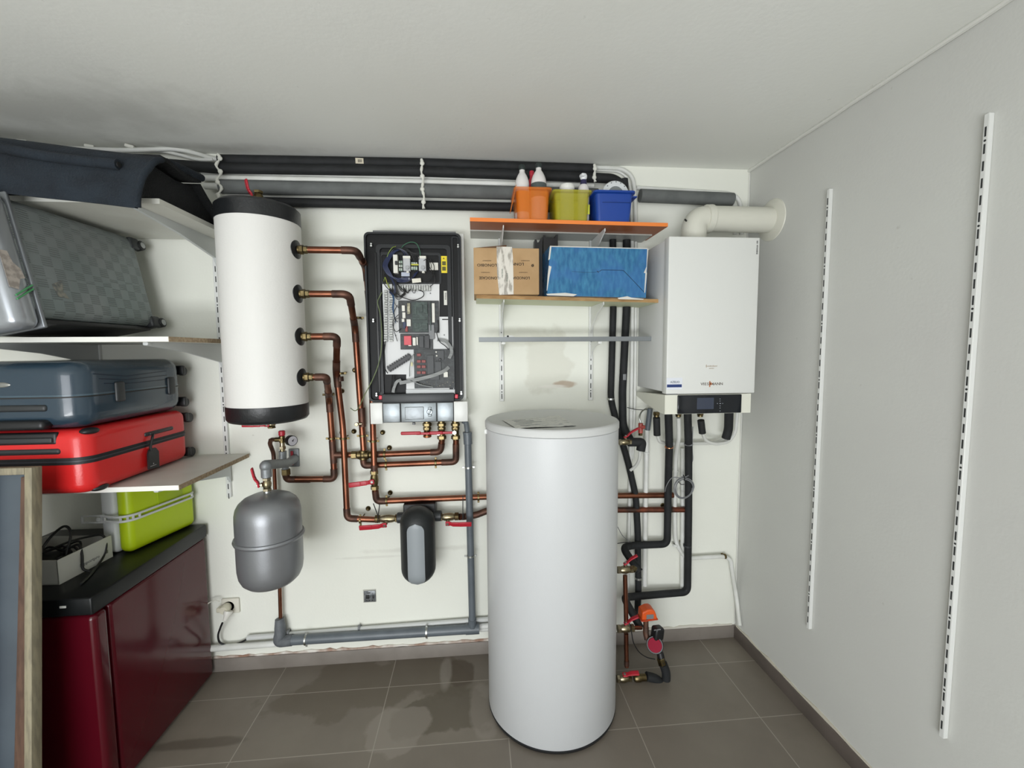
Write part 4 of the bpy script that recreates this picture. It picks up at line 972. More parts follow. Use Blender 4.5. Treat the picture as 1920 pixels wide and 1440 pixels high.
G().tube(spline([P(1176, 764, -.075), P(1184, 766, -.05), P(1194, 768, -.04), P(1207, 768.5, -.05), P(1214, 768, -.06)]), .0018, 6).make('cable', rubber, t)

# ------------------------------------------------------------------ pump group beside the tank foot
yv = -.27
valve('upper nickel valve with red lever on the right side of the tall tank', P(1172, 1068, yv), EX, (0, -.1, 1), (.85, -.1, .5), r=.0155, hl=.062, L=.075, lift=.032, ends=nickel, tilt=0)
ct = thing('pipe_union', 'pointed brass union right of the upper nickel valve near the tank foot', 'fitting', P(1190, 1068, yv))
g = G(); a_ = P(1186, 1067, yv); g.lathe([(.0165, 0), (.0165, .008), (.006, .022)], a_, (1, .15, .05), 8); g.make('body', brass, ct)
copper_run('copper_pipe', 'vertical copper pipe between the two nickel valves beside the tank foot', [P(1172, 1079, yv+.01), P(1174, 1165, yv+.01)], .0105)
valve('lower nickel valve with red lever beside the orange actuator', P(1173, 1178, yv), EX, (0, -.1, 1), (.9, -.1, .42), r=.0165, hl=.062, L=.08, lift=.028, ends=nickel)
copper_run('copper_pipe', 'vertical copper pipe from the lower nickel valve down to the brass pump valve', [P(1174, 1188, yv), P(1175, 1250, yv)], .0105, dark_ends=[(P(1175, 1238, yv), P(1175, 1247, yv))])
copper_run('copper_pipe', 'stub of copper pipe right of the lower nickel valve near the orange actuator', [P(1186, 1177, yv), P(1202, 1177, yv+.03)], .009)
valve('lowest nickel valve with flat red lever just above the floor beside the tank', P(1170, 1272, yv), EX, (-.05, -.4, 1), (1, -.1, .06), r=.0155, hl=.066, L=.07, lift=.03, ends=nickel)
t = thing('pipe_union', 'brass pump union near the floor left of the black insulated bend', 'fitting', P(1202, 1271, yv))
a_ = P(1189, 1271.5, yv); g = G(); g.lathe([(.014, 0), (.018, .006), (.019, .026), (.0165, .034), (.0165, .056), (.013, .058)], a_, EX, 20); g.make('body', brass, t)
ins('insulated_pipe', 'black insulated U bend closest to the floor beside the pump', [P(1212, 1268, yv), P(1230, 1272, yv), P(1247, 1289, yv), P(1250, 1262, yv), P(1243, 1244, yv)], .0205, .03)
t = thing('circulation_pump', 'black circulation pump with red round face beside the tank foot', 'pump', P(1232, 1215, yv))
pc = P(1228, 1208, -.26)
pb = mat('pump_black', '1a1a1c', .38)
g = G(); g.lathe([(.0, -.036), (.034, -.034), (.040, -.022), (.040, .012), (.037, .018)], pc, Vector((-.35, -.75, .35)), 36); g.make('motor_housing', pb, t)
nrm = Vector((-.35, -.75, .35)).normalized(); G().lathe([(.033, .017), (.031, .022), (.0, .024)], pc, nrm, 36).make('motor_face', mat('pump_face_red', '8e1530', .65, spec=.2), t)
hd_ = P(1232, 1185, -.25); bx = G().box(hd_+Vector((.002, .0, -.004)), (.052, .045, .062), (0, .12, .25), .012, 4).make('control_head', pb, t)
g = G(); g.text('GRUNDFOS', .0075, P(1232, 1180, -.2755)+Vector((0, -.004, 0)), xd=(1, .25, -.1), ext=.0003); g.make('lettering', mat('pump_print', 'b5b5b5', .5), t)
G().cyl(P(1237, 1222, -.255), P(1242, 1243, yv), .0165, 20, .002).make('outlet', pb, t)
t = thing('pipe_union', 'brass union between the pump outlet and the insulated U bend', 'fitting', P(1240, 1241, yv))
a_ = P(1238.5, 1233, yv+.005); b2_ = P(1242.5, 1247, yv); G().hexn(a_, b2_, .0195).make('nut', brass, t)
t = thing('valve_actuator', 'bright orange valve actuator with grey label above the pump', 'actuator', P(1212, 1150, -.20))
oc = P(1213, 1148, -.2); org = mat('actuator_orange', 'd9571f', .42)
g = G(); prof = [(-.036, -.022), (.043, -.022), (.036, .004), (.028, .022), (.014, .031), (-.006, .030), (-.018, .024), (-.034, .018)]
g.prism([(oc.x+x, oc.y+.028, oc.z+z) for x, z in prof], (0, -.056, 0)); 
b_m = g.make('cover', org, t, 20); md = b_m.modifiers.new('bevel', 'BEVEL'); md.width = .006; md.segments = 3
G().box(oc+Vector((.003, 0, -.024)), (.084, .060, .006), (0, -.06, 0), .002).make('base_plate', mat('actuator_orange_dark', 'b8401a', .45), t)
g = G(); g.bb(oc.x-.014, oc.x+.022, oc.y-.0300, oc.y-.027, oc.z-.016, oc.z+.006, .0005, 1); g.make('label', mid_grey, t)
copper_run('copper_pipe', 'rusty vertical pipe below the orange actuator leading into the pump', [P(1211, 1158, -.215), P(1211, 1188, -.22), P(1214, 1200, -.235)], .0125, m=mat('rusty_pipe', '5c4a40', .6, .6, col2='6f4a38', scale=20), mb=MATS['rusty_pipe'])
t = thing('power_cable', 'thin black pump cable hanging in an arc beside the tank foot', 'cable', P(1190, 1220, -.3))
G().tube(spline([P(1180, 1168, -.31), P(1184, 1185, -.31), P(1188, 1205, -.3), P(1198, 1222, -.29), P(1212, 1232, -.285), P(1228, 1236, -.28)]), .0024, 8).make('cable', rubber, t)
t = thing('power_cable', 'thin dark sensor cables emerging behind the tall tank above the upper valve', 'cable', P(1165, 1000, -.1))
G().tube(spline([P(1158, 988, -.12), P(1168, 1005, -.1), P(1182, 1016, -.08)]), .002, 6).make('cable', mid_grey, t); G().tube(spline([P(1158, 1019, -.12), P(1172, 1017, -.1), P(1184, 1018, -.09)]), .0022, 6).make('cable', rubber, t)
for px, py in ((1242, 947), (1277, 1014)):
    q = P(px, py, 0); t = thing('wall_rosette', 'small brass pipe fixing on the wall %s' % ('left of the left insulated drop' if px < 1260 else 'left of the long insulated drop'), 'fixing', q); g = G(); rosette(g, q.x, q.z); g.make('disc', brass, t)

# ------------------------------------------------------------------ overhead pipes along the ceiling
yo = -.03
ov = lambda a_, b2_, y=yo: [P(*a_, y), P(*b2_, y)]
ins('insulated_pipe', 'topmost black insulated pipe running along the ceiling corner', [P(411, 300, yo), P(780, 306.5, yo), P(1113, 317, yo)], .0235)
ins('insulated_pipe', 'second black insulated pipe below the topmost one, turning down at the blue bin', [P(290, 306, yo), P(411, 315.5, -.045), P(780, 321, -.045), P(1110, 333, -.045), P(1150, 335, -.045), P(1168, 348, -.045), P(1170, 372, -.045)], .0225, .05)
tube('conduit', 'thin white conduit just below the second black ceiling pipe', [P(378, 324, -.02), P(800, 333.5, -.02), P(1113, 341.5, -.02)], .007)
tube('heating_pipe', 'white pipe running between the black ceiling pipes and the grey insulation', [P(376, 333, yo), P(800, 341, yo), P(1113, 349, yo)], .0135)
ins('insulated_pipe', 'thick grey insulated pipe under the white ceiling pipe behind the bins', [P(414, 350, -.045), P(780, 357, -.045), P(1120, 366, -.045)], .0305, m=grey_foam)
tube('heating_pipe', 'white pipe end sticking out left of the thick grey insulation', [P(384, 349, -.045), P(418, 350, -.045)], .014)
ins('insulated_pipe', 'lowest black insulated ceiling pipe between the buffer tank and the orange bin', [P(430, 377, -.035), P(780, 384.5, -.035), P(1140, 392, -.035), P(1149, 394, -.04), P(1150, 410, -.045)], .0205, .02)
ins('insulated_pipe', 'short thick grey insulated pipe right of the blue bin above the boiler', [P(1200, 367, -.045), P(1373, 374, -.045)], .031, m=grey_foam)
tube('conduit', 'white conduit bending down from the ceiling behind the blue bin', [P(1112, 314, -.02), P(1166, 316, -.02), P(1186, 330, -.02), P(1191, 362, -.02), P(1192, 425, -.02)], .010, .04)
tube('conduit', 'second thinner white conduit nested inside the bend behind the blue bin', [P(1118, 319, -.012), P(1160, 321, -.012), P(1178, 334, -.012), P(1183, 362, -.012), P(1184, 425, -.012)], .006, .04)
tube('conduit', 'white conduit above the short grey insulation bending down behind the flue', [P(1193, 352, -.015), P(1366, 362.5, -.015), P(1384, 370, -.015), P(1390, 390, -.015), P(1391, 440, -.015)], .010, .05)
tube('conduit', 'inner white conduit coming out of the short grey insulation behind the flue', [P(1366, 366, -.03), P(1374, 377, -.03), P(1378, 395, -.03), P(1378, 440, -.03)], .009, .03)
tube('conduit', 'outer white conduit curving over the fabric mat end to the first pipe strap', [P(60, 276, -.10), P(230, 282, -.08), P(330, 279, -.04), P(362, 286, -.03), P(402, 298, -.03), P(411, 299, -.03)], .0095, .05)
tube('conduit', 'inner white conduit looping under the outer one left of the first pipe strap', [P(200, 290, -.06), P(300, 282, -.04), P(336, 290, -.03), P(372, 300, -.03), P(400, 299, -.035)], .0075, .03)
for (px, y0, y1, lab) in ((408, 289, 378, 'lumpy white painted pipe strap left, above the buffer tank'), (790, 298, 391, 'white painted pipe strap in the middle of the ceiling pipes'), (1114, 308, 341, 'white painted pipe strap right, above the yellow bin')):
    t = thing('pipe_strap', lab, 'strap', P(px, y0, -.06)); g = G(); pts = []; n = int((y1-y0)/4)
    for i in range(n+1):
        pts.append(P(px+(4*math.sin(i*.9) if px == 408 else 1.2*math.sin(i*.8))+(5*i/n if px != 1114 else 2*i/n), y0+(y1-y0)*i/n, -.078 if i < n*.55 else -.080))
    g.tube(pts, [.0055+.002*math.sin(i*1.7) for i in range(n+1)], 8); g.make('band', mat('painted_strap', 'd8d8cf', .7), t)
    for j in range(2 if y1-y0 < 60 else 4): q = pts[int((j+.5)/(2 if y1-y0 < 60 else 4)*n)]; G().ball(q, .0105, 10, (1, .7, 1)).make('knob', MATS['painted_strap'], t)
for i, px in enumerate((45, 170, 245)):
    q = P(px, 270+(6 if i else -4), -.07); t = thing('conduit_clip', 'white painted clip at the ceiling corner, %s of three' % ('leftmost', 'middle', 'rightmost')[i], 'clip', q)
    g = G(); g.box(q, (.035, .03, .014), (0, .1*i, .2), .004); g.make('body', MATS['painted_strap'], t)
q = P(674, 301, -.06); t = thing('pipe_label', 'small cream printed label on the topmost black ceiling pipe', 'label', q)
g = G(); g.box(P(674, 301.5, -.0545), (.036, .0012, .023), (.25, .02, 0)); g.make('paper', mat('label_cream', 'c9c1ac', .7), t); g = G()
for k in range(5): g.box(P(671.5+1.6*k, 301.5, -.0555), (.0022, .0008, .012), (.25, 0, 0))
g.make('print', mat('label_print', '4d4740', .7), t)

# ------------------------------------------------------------------ shelving: slotted rails, brackets, boards
railm = mat('rail_white', 'dadbd8', .4); slotm = mat('rail_slot', '2d2f2f', .7)
def rail(label, p, z0, z1, nrm, pitch=.047, wd=.022, dp=.014, group=None):
    """U-shaped slotted upright; nrm = direction it faces"""
    nrm = Vector(nrm); sd = Vector((abs(nrm.y), abs(nrm.x), 0)); p = Vector((p[0], p[1], 0))
    t = thing('shelf_rail', label, 'rail', (p.x, p.y, z0), group)
    g = G(); c = p+nrm*dp*.5+EZ*((z0+z1)/2); sz = sd*wd+Vector((abs(nrm.x), abs(nrm.y), 0))*dp+EZ*(z1-z0)
    g.box(c, sz, None, .0015, 1); g.mi = 1; z = z1-.03; k = 0
    while z > z0+.02:
        if k % 5 == 1: g.cyl(p+nrm*(dp-.001)+EZ*(z+.004), p+nrm*(dp+.0004)+EZ*(z+.004), .0032, 10)
        hl_ = .013
        sz = sd*.0042+Vector((abs(nrm.x), abs(nrm.y), 0))*.0012+EZ*hl_*2
        g.box(p+nrm*dp+EZ*(z-.018), sz, None)
        z -= pitch; k += 1
    g.make('upright', [railm, slotm], t); return t
rail('nearer and longer slotted white shelf rail on the right wall', (0, -1.052), .404, 2.222, (-1, 0, 0), pitch=.0455, wd=.013, dp=.016)
rail('farther slotted white shelf rail on the right wall, closer to the boiler', (0, -.524), .396, 2.214, (-1, 0, 0), pitch=.0455, wd=.013, dp=.016)
rl_ = rail('slotted white shelf rail on the back wall under the orange shelf, left of the pair', (-1.281, 0), 1.335, 2.16, (0, -1, 0))
rr_ = rail('slotted white shelf rail on the back wall under the orange shelf, right of the pair', (-.826, 0), 1.332, 2.16, (0, -1, 0))
rail('slotted white shelf rail at the left shelves beside the buffer tank', (-2.611, 0), .89, 2.12, (0, -1, 0))
rail('slotted white shelf rail behind the suitcases on the left shelves', (-3.15, 0), .89, 2.12, (0, -1, 0))
def bracket(label, x, z, depth, h=.07, m=railm, cap=True, th=.0045, dx=0):
    t = thing('shelf_bracket', label, 'bracket', (x, -.014, z-h))
    g = G(); y0 = -.0145; f_ = -depth
    prof = [(y0, z), (f_, z), (f_, z-.012), (f_*.55, z-h*.45), (-.035, z-h), (y0, z-h-.035)]
    g.prism([(x-th/2+(dx*(-y)/depth), y, zz) for y, zz in prof], (th, 0, 0)); g.make('arm', m, t)
    if cap: G().bb(x-.009+dx, x+.009+dx, f_-.001, f_+.02, z-.011, z-.0005, .002).make('tip', m, t)
    return t
XR_ = -2.505; DP = .51
lam = mat('melamine_white', 'd2d2ca', .45, col2='cac9c0', scale=5); edge = mat('white_edge_band', 'e9e9e2', .45); chip = mat('chipboard_edge', '8f7b62', .8, col2='a8967b', scale=90)
shz = (WY(463, 849, 0).z, 1.648, 2.128)
names = ('lowest', 'middle', 'top')
for z, nm_, z_front in zip(shz, names, shz):
    th_ = .018
    t = thing('shelf_board', f'{nm_} white shelf board on the left, reaching to the buffer tank', 'shelf', ((XL+XR_)/2, -DP/2, z-th_))
    G().bb(XL+.002, XR_-.0015, -DP, -.018, z-th_, z).make('board', lam, t)
    G().bb(XL+.002, XR_-.0015, -DP-.0015, -DP, z-th_, z).make('front_edge', edge, t)
    G().bb(XR_-.0015, XR_, -DP, -.018, z-th_, z).make('side_edge', chip if nm_ != 'top' else lam, t)
    for xb, bn in ((-2.60, 'right'), (-3.15, 'left')):
        bracket(f'{bn} grey-white bracket under the {nm_} left shelf', xb, z-th_-.0005, .49, .085, mat('bracket_grey_white', 'c2c5c4', .4), th=.012)

# orange and wood shelves over the tall tank
zo = 2.137
t = thing('shelf_board', 'orange-edged shelf board carrying the three plastic bins', 'shelf', (-.98, -.13, zo))
oxl, oxr = WY(881, 412, -.258).x, WY(1252, 421, -.258).x
ormat = mat('orange_lacquer', 'e8833b', .3); orund = mat('orange_underside_shade', 'a8623c', .4)  # board browner than its edge: shade of the underside put into the colour
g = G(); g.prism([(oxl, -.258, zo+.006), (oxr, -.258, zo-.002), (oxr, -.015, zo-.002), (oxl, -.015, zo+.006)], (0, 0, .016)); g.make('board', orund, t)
g = G(); g.prism([(oxl, -.260, zo+.0062), (oxr, -.260, zo-.0018), (oxr, -.258, zo-.0018), (oxl, -.258, zo+.0062)], (0, 0, .0158)); g.make('front_edge', ormat, t)
g = G(); g.prism([(oxl, -.135, zo-.0005), (oxr-.02, -.135, zo-.0085), (oxr-.02, -.0015, zo-.0085), (oxl, -.0015, zo-.0005)], (0, 0, .006)); g.make('backing_strip', mat('grey_backing', 'a9aaa4', .35), t)
zo_t = zo+.022-.004
bracket('white bracket under the orange shelf, left one', -1.281, zo-.0005, .235, .12, railm, False, .004)
bracket('white bracket under the orange shelf, right one', -.826, zo-.007, .235, .12, railm, False, .004)
wl_, wr_ = WY(893, 556, -.24), WY(1243, 564.5, -.24)
wood = mat('raw_chipboard', 'b08d5e', .75, col2='98754a', scale=60, lo=.4, hi=.62, stretch=(.3, 1, 1)); grn_und = mat('pale_green_underside', 'c9cdab', .5)
t = thing('shelf_board', 'pale green shelf board with raw chipboard edge carrying the two cartons', 'shelf', (-.95, -.12, 1.80))
def wz(x): return wl_.z+(wr_.z-wl_.z)*(x-wl_.x)/(wr_.x-wl_.x)-.008
g = G(); g.prism([(wl_.x, -.238, wl_.z-.008), (wr_.x, -.238, wr_.z-.008), (wr_.x, -.015, wr_.z-.008), (wl_.x, -.015, wl_.z-.008)], (0, 0, .016)); g.make('board', grn_und, t)
g = G(); g.prism([(wl_.x, -.240, wl_.z-.008), (wr_.x, -.240, wr_.z-.008), (wr_.x, -.238, wr_.z-.008), (wl_.x, -.238, wl_.z-.008)], (0, 0, .016)); g.make('front_edge', wood, t)
bracket('white bracket under the pale green shelf, left one', -1.281, wz(-1.281)-.0005, .225, .10, railm, False, .004)
bracket('white bracket under the pale green shelf, right one', -.826, wz(-.826)-.0005, .225, .10, railm, False, .004)
gb = mat('grey_metal_bar', '7f8385', .4, .3)
a_, b2_ = WY(898, 636.5, -.165), WY(1238, 637.5, -.165)
t = thing('metal_bar', 'thin grey metal bar resting on two short brackets under the pale green shelf', 'bar', (a_+b2_)/2)
g = G(); g.bb(a_.x, b2_.x, -.169, -.166, a_.z-.010, a_.z+.010); g.bb(a_.x, b2_.x, -.169, -.145, a_.z-.0115, a_.z-.0095); g.make('angle', gb, t)
for xb, bn in ((-1.281, 'left'), (-.826, 'right')):
    bracket(f'short white bracket holding the grey metal bar, {bn} one', xb, a_.z-.012, .172, .05, railm, True, .004, dx=.0)
q = WY(953, 631.5, -.16); t = thing('hook_plate', 'small white plate with black hole lying on the grey metal bar', 'plate', q)
g = G(); g.prism([q+Vector((-.03, 0, -.004)), q+Vector((-.008, 0, .006)), q+Vector((.018, 0, .006)), q+Vector((.034, 0, -.004))], (0, .004, 0)); g.make('plate', railm, t); G().cyl(q+Vector((-.002, -.002, .002)), q+Vector((-.002, .001, .002)), .005, 12).make('hole', mark, t)

# ------------------------------------------------------------------ bins with bottles
def shell_bin(name, label, x0, x1, y0, y1, z0, z1, taper, m, lip=.010, th=.003, cat='bin', handle=None):
    t = thing(name, label, cat, ((x0+x1)/2, (y0+y1)/2, z0))
    def rect(e, z, r=.018):
        return [Vector((x, y, z)) for x, y in rr(x0-e, x1+e, y0-e, y1+e, r, 4)]
    lv = [rect(-taper, z0), rect(0, z1-.012), rect(0, z1-.012), rect(lip, z1-.008), rect(lip, z1)]
    inn = [rect(0-th, z1), rect(-taper-th, z0+th)]
    seq = lv+inn; n = len(seq[0]); vs = [v for l in seq for v in l]; fs = []
    for i in range(len(seq)-1):
        for k in range(n): fs.append([i*n+k, i*n+(k+1) % n, (i+1)*n+(k+1) % n, (i+1)*n+k])
    fs.append(list(range(n))[::-1]); fs.append([(len(seq)-1)*n+k for k in range(n)])
    g = G(); g.add(vs, fs); g.make('tub', m, t, 50)
    return t
def plastic(name, col, al): return mat(name, col, .25, alpha=al)
yb_ = -.252
ox0, ox1 = WY(968, 400, yb_).x, WY(1031, 400, yb_).x
zb_in = zo+.0205
zt_o = WY(1000, 352, yb_).z
t = shell_bin('plastic_bin', 'translucent orange plastic bin with two bottles at the left of the orange shelf', ox0, ox1, yb_, -.085, zb_in+.001, zt_o, .006, plastic('bin_orange', 'e8801f', .48))
G().box(((ox0-.012), yb_+.02, zb_in+.09), (.004, .05, .11), (0, .22, 0), .002).make('side_lip', MATS['bin_orange'], t)
yx0, yx1 = WY(1040, 400, yb_).x, WY(1106, 400, yb_).x
shell_bin('plastic_bin', 'translucent yellow-green plastic bin between the orange and blue bins', yx0, yx1, yb_, -.085, zb_in-.001, WY(1075, 357, yb_).z, .006, plastic('bin_yellow', 'b3ac28', .55))
bx0, bx1 = WY(1117, 400, yb_).x, WY(1187, 400, yb_).x
t = shell_bin('plastic_bin', 'solid blue plastic bin at the right of the orange shelf', bx0, bx1, yb_, -.085, zb_in-.003, WY(1150, 358, yb_).z, .008, mat('bin_blue', '173f92', .3))
zr_ = WY(1150, 360, yb_).z
G().bb(bx1+.004, bx1+.030, yb_+.03, -.11, zr_-.010, zr_-.004, .002).make('handle', MATS['bin_blue'], t); g = G(); g.bb(bx0+.03, bx1-.012, yb_-.0015, yb_+.002, zr_-.045, zr_-.043, .0005); g.make('rim_line', mat('blue_rim_line', '123374', .4), t)
def bottle(label, x, y, z0, r, ztop, m, capm, capr=.012, caph=.022, neckr=None, shoulder=.27, band=None, name='bottle'):
    hgt = ztop-z0-caph; t = thing(name, label, 'bottle', (x, y, z0)); nr = neckr or capr*.85
    zs = z0+hgt*(1-shoulder)
    prof = [(r*.9, z0), (r, z0+.008), (r, zs)]
    for k in range(1, 7): u = k/6; prof.append((nr+(r-nr)*math.cos(u*PI/2)**.9, zs+(z0+hgt-.01-zs)*u))
    prof.append((nr, z0+hgt))
    G().lathe(prof, (x, y, 0), n=32).make('body', m, t)
    G().lathe([(capr*.95, ztop-caph), (capr, ztop-caph+.003), (capr, ztop-.003), (capr*.85, ztop)], (x, y, 0), n=24).make('cap', capm, t)
    if band: G().lathe([(r+.0004, band[0]), (r+.0008, band[0]+.001), (r+.0008, band[1]-.001), (r+.0004, band[1])], (x, y, 0), n=32).make('label_band', band[2], t)
    return t
bw = mat('bottle_white', 'dddad8', .35); bcap = mat('bottle_cap_dark', '26302f', .45)
yv_ = -.19
def bx(px, y): return WY(px, 350, y).x
q = zb_in+.004
bottle('white bottle with dark cap standing left in the orange bin', bx(979, yv_), yv_, q, .031, WY(979, 310, yv_).z, bw, bcap, .0145, .022, band=(q+.04, q+.13, mat('bottle_label_brown', 'c77c33', .5)))
bottle('wider white bottle with dark cap and grey label standing right in the orange bin', bx(1010, yv_), yv_+.0, q, .034, WY(1011, 307, yv_).z, bw, bcap, .0145, .020, band=(WY(1011, 351, yv_).z-.05, WY(1011, 346, yv_).z, mat('bottle_label_grey', '4c5453', .4)))
bottle('red-capped bottle half hidden behind the two white bottles in the orange bin', bx(997, -.118), -.118, q, .024, WY(997, 321, -.118).z, mat('bottle_red', 'b3263a', .4), mat('cap_red', 'b3263a', .4), .011, .02)
t = thing('jar', 'round white lidded tub standing in the yellow-green bin', 'jar', (bx(1063, yv_), yv_, q))
ztj = WY(1063, 347.5, yv_).z
G().lathe([(.029, q), (.031, q+.01), (.031, ztj-.02)], (bx(1063, yv_), yv_, 0), n=32).make('body', bw, t); G().lathe([(.031, ztj-.022), (.034, ztj-.018), (.034, ztj-.004), (.031, ztj), (.0, ztj)], (bx(1063, yv_), yv_, 0), n=32).make('lid', mat('jar_lid', 'e2e2dc', .4), t)
x = bx(1094, yv_)
t = thing('spray_bottle', 'white spray bottle with navy collar standing in the yellow-green bin', 'bottle', (x, yv_, q))
zz = WY(1094, 347, yv_).z
g = G(); g.lathe([(.024, q), (.026, q+.01), (.026, zz-.03), (.022, zz-.008), (.016, zz)], (x, yv_, 0), n=28); g.make('body', bw, t)
G().lathe([(.013, zz), (.015, zz+.002), (.0135, WY(1094, 338, yv_).z)], (x, yv_, 0), n=24).make('collar', mat('collar_navy', '27254a', .45), t)
zk = WY(1094, 338, yv_).z; g = G(); g.lathe([(.010, zk), (.0155, zk+.008), (.0165, zk+.018), (.013, zk+.026), (.0, zk+.029)], (x, yv_, 0), n=20); g.box((x-.009, yv_-.012, zk+.016), (.016, .03, .014), (0, 0, .3), .005); g.make('trigger_head', mat('trigger_white', 'e4e6e8', .35), t)
c = Vector((bx(1098, yv_)+.002, yv_-.0265, q+.055)); G().box(c, (.020, .001, .042), None, 0).make('label_band', mat('label_lemon', 'd6da4a', .5), t)
# round tape measure case in the blue bin
dc = WY(1152, 364, -.17); t = thing('dial_reel', 'round white reel with small printed symbols standing in the blue bin', 'reel', (dc.x, -.17, zb_in))
R_ = .062; dc = Vector((dc.x, -.17, WY(1152, 338, -.19).z-R_))
g = G(); g.lathe([(R_-.004, -.018), (R_, -.014), (R_, .018), (R_-.004, .022)], dc, (0, -1, .12), 48); g.make('case', mat('reel_white', 'd5d9da', .3), t)
n_ = Vector((0, -1, .12)).normalized(); G().lathe([(R_*.56, .0225), (R_*.54, .024), (.0, .024)], dc, n_, 40).make('hub', mat('reel_grey', '8e9598', .25, .5), t)
g = G()
for k in range(5):
    a_ = math.radians(40+25*k); c = dc+n_*.0228+Vector((math.cos(a_)*R_*.83, 0, math.sin(a_)*R_*.83)); g.box(c, (.004, .001, .004), (0, a_, 0))
g.make('symbols', mat('reel_marks', '4b4f55', .5), t)

# ------------------------------------------------------------------ cartons
card = mat('cardboard', 'b4946c', .8, col2='ab8b63', scale=9, bump=.1, bscale=60); cprint = mat('carton_print', '352a22', .8)
ycb = -.262
p0, p1_ = WY(889, 552, ycb), WY(1011, 553, ycb); zt_ = WY(950, 465, ycb).z; zc0 = p0.z+.0015

t = thing('cardboard_box', 'brown cardboard box with upside-down printing and white tape on the pale green shelf', 'box', ((p0.x+p1_.x)/2, -.14, zc0))
zc0 = wz(-1.27)+.018
G().bb(p0.x, p1_.x, ycb, -.03, zc0, zt_, .002).make('carton', card, t)
g = G(); g.prism([(p0.x+.002, ycb+.012, zt_), (p0.x+.14, ycb+.012, zt_), (p0.x+.15, ycb+.09, zt_+.032), (p0.x+.03, ycb+.09, zt_+.020)], (0, 0, .002)); g.make('flap', mat('cardboard_inner', '97785a', .85), t)
yt = ycb-.0008
def CB(px, py): return WY(px, py, ycb)
g = G(); ud = dict(xd=(-1, 0, 0), yd=(0, 0, -1), ext=.0004)
g.text('LONNEX', .0165, CB(967, 495)+Vector((-.003, -.0008, 0)), bold=.0002, sx=1.15, **ud); g.text('LONOBIO', .0165, CB(913, 497)+Vector((0, -.0008, 0)), bold=.0002, sx=1.15, **ud)
g.text('LONODIA', .0165, CB(979, 521)+Vector((-.004, -.0008, 0)), bold=.0002, **ud); g.text('LONOCASE', .0165, CB(917, 521)+Vector((0, -.0008, 0)), bold=.0002, **ud)
for px, py in ((913, 489), (985, 489), (910, 511), (981, 511)): g.text('www.lonobio.fr', .006, CB(px, py)+Vector((0, -.0008, 0)), **ud)
g.box(CB(1000, 497)+Vector((0, -.0004, 0)), (.002, .0008, .010))
for k in range(8): a_ = k*PI/4; g.box(CB(998.5, 498)+Vector((.004*math.cos(a_), -.0006, .004*math.sin(a_))), (.005, .0008, .0022), (0, -a_, 0))
g.make('printing', cprint, t, 180)
g = G(); ta = mat('printed_tape', 'd5d0c6', .45, col2='9d978d', scale=55, lo=.5, hi=.62, stretch=(1, 1, .35))
g.prism([CB(931, 462.5)+Vector((0, -.0006, 0)), CB(960, 463)+Vector((0, -.0006, 0)), CB(962, 486), CB(963, 552), CB(936, 553), CB(932, 512)], (0, -.0012, 0)); g.make('tape', ta, t)
g = G(); g.text('FRAGILE', .010, CB(951, 520)+Vector((0, -.0018, 0)), xd=(0, 0, 1), yd=(-1, 0, 0), ext=.0003); g.text('MATERIEL', .009, CB(942, 512)+Vector((0, -.0018, 0)), xd=(0, 0, 1), yd=(-1, 0, 0), ext=.0003); g.make('tape_print', mat('tape_print_green', '4c5e52', .6), t, 180)
t = thing('pipe_holder', 'black plastic holders standing behind the brown box', 'holder', WY(1020, 470, -.12))
g = G(); zq = wz(-1.1)+.020
for (a_, b2_, ty) in ((1003, 1017, 449), (1019, 1046, 441)):
    l_, r2 = WY(a_, 460, -.12), WY(b2_, 460, -.12); zt3 = WY(1010, ty, -.12).z
    pf = [(l_.x, zq), (l_.x, zt3), (l_.x+.008, zt3), (l_.x+.012, zt3-.014), (r2.x-.014, zt3-.012), (r2.x-.010, zt3+.002), (r2.x, zt3+.004), (r2.x, zq)]
    G().prism([(x, -.12, z) for x, z in pf], (0, .05, 0)).make('holder', black_pl, t)
bluem = D.materials.new('blue_wrap'); bluem.use_nodes = True; nt = bluem.node_tree; b = nt.nodes['Principled BSDF']; b.inputs['Roughness'].default_value = .22
tc = nt.nodes.new('ShaderNodeTexCoord'); mp = nt.nodes.new('ShaderNodeMapping'); mp.inputs['Scale'].default_value = (70, 40, 22); mp.inputs['Rotation'].default_value = (0, .35, 0); nt.links.new(tc.outputs['Object'], mp.inputs[0])
n1 = nnode(nt, 1, 3, mp.outputs[0]); c = ramp_mix(nt, maprange(nt, n1, .35, .75), lin('235f8c'), lin('3f82a8')); c = ramp_mix(nt, maprange(nt, n1, .70, .80), c, lin('5cb3d0'))
c = ramp_mix(nt, maprange(nt, nnode(nt, 8, 2, tc.outputs['Object']), .5, .6, 0, .5), c, lin('3468a4')); nt.links.new(c, b.inputs['Base Color'])
bp = nt.nodes.new('ShaderNodeBump'); bp.inputs['Strength'].default_value = .35; bp.inputs['Distance'].default_value = .004; nt.links.new(n1, bp.inputs['Height']); nt.links.new(bp.outputs[0], b.inputs['Normal'])
ybb = -.268
q0, q1_ = WY(1026, 553, ybb), WY(1211, 560, ybb); zt4 = WY(1120, 464, ybb).z
zb4 = wz(-1.08)+.018
t = thing('carton', 'large glossy blue carton with worn white edges on the pale green shelf', 'box', ((q0.x+q1_.x)/2, -.14, zb4))
g = G(); z0l, z0r = wz(q0.x)+.017, wz(q1_.x)+.017
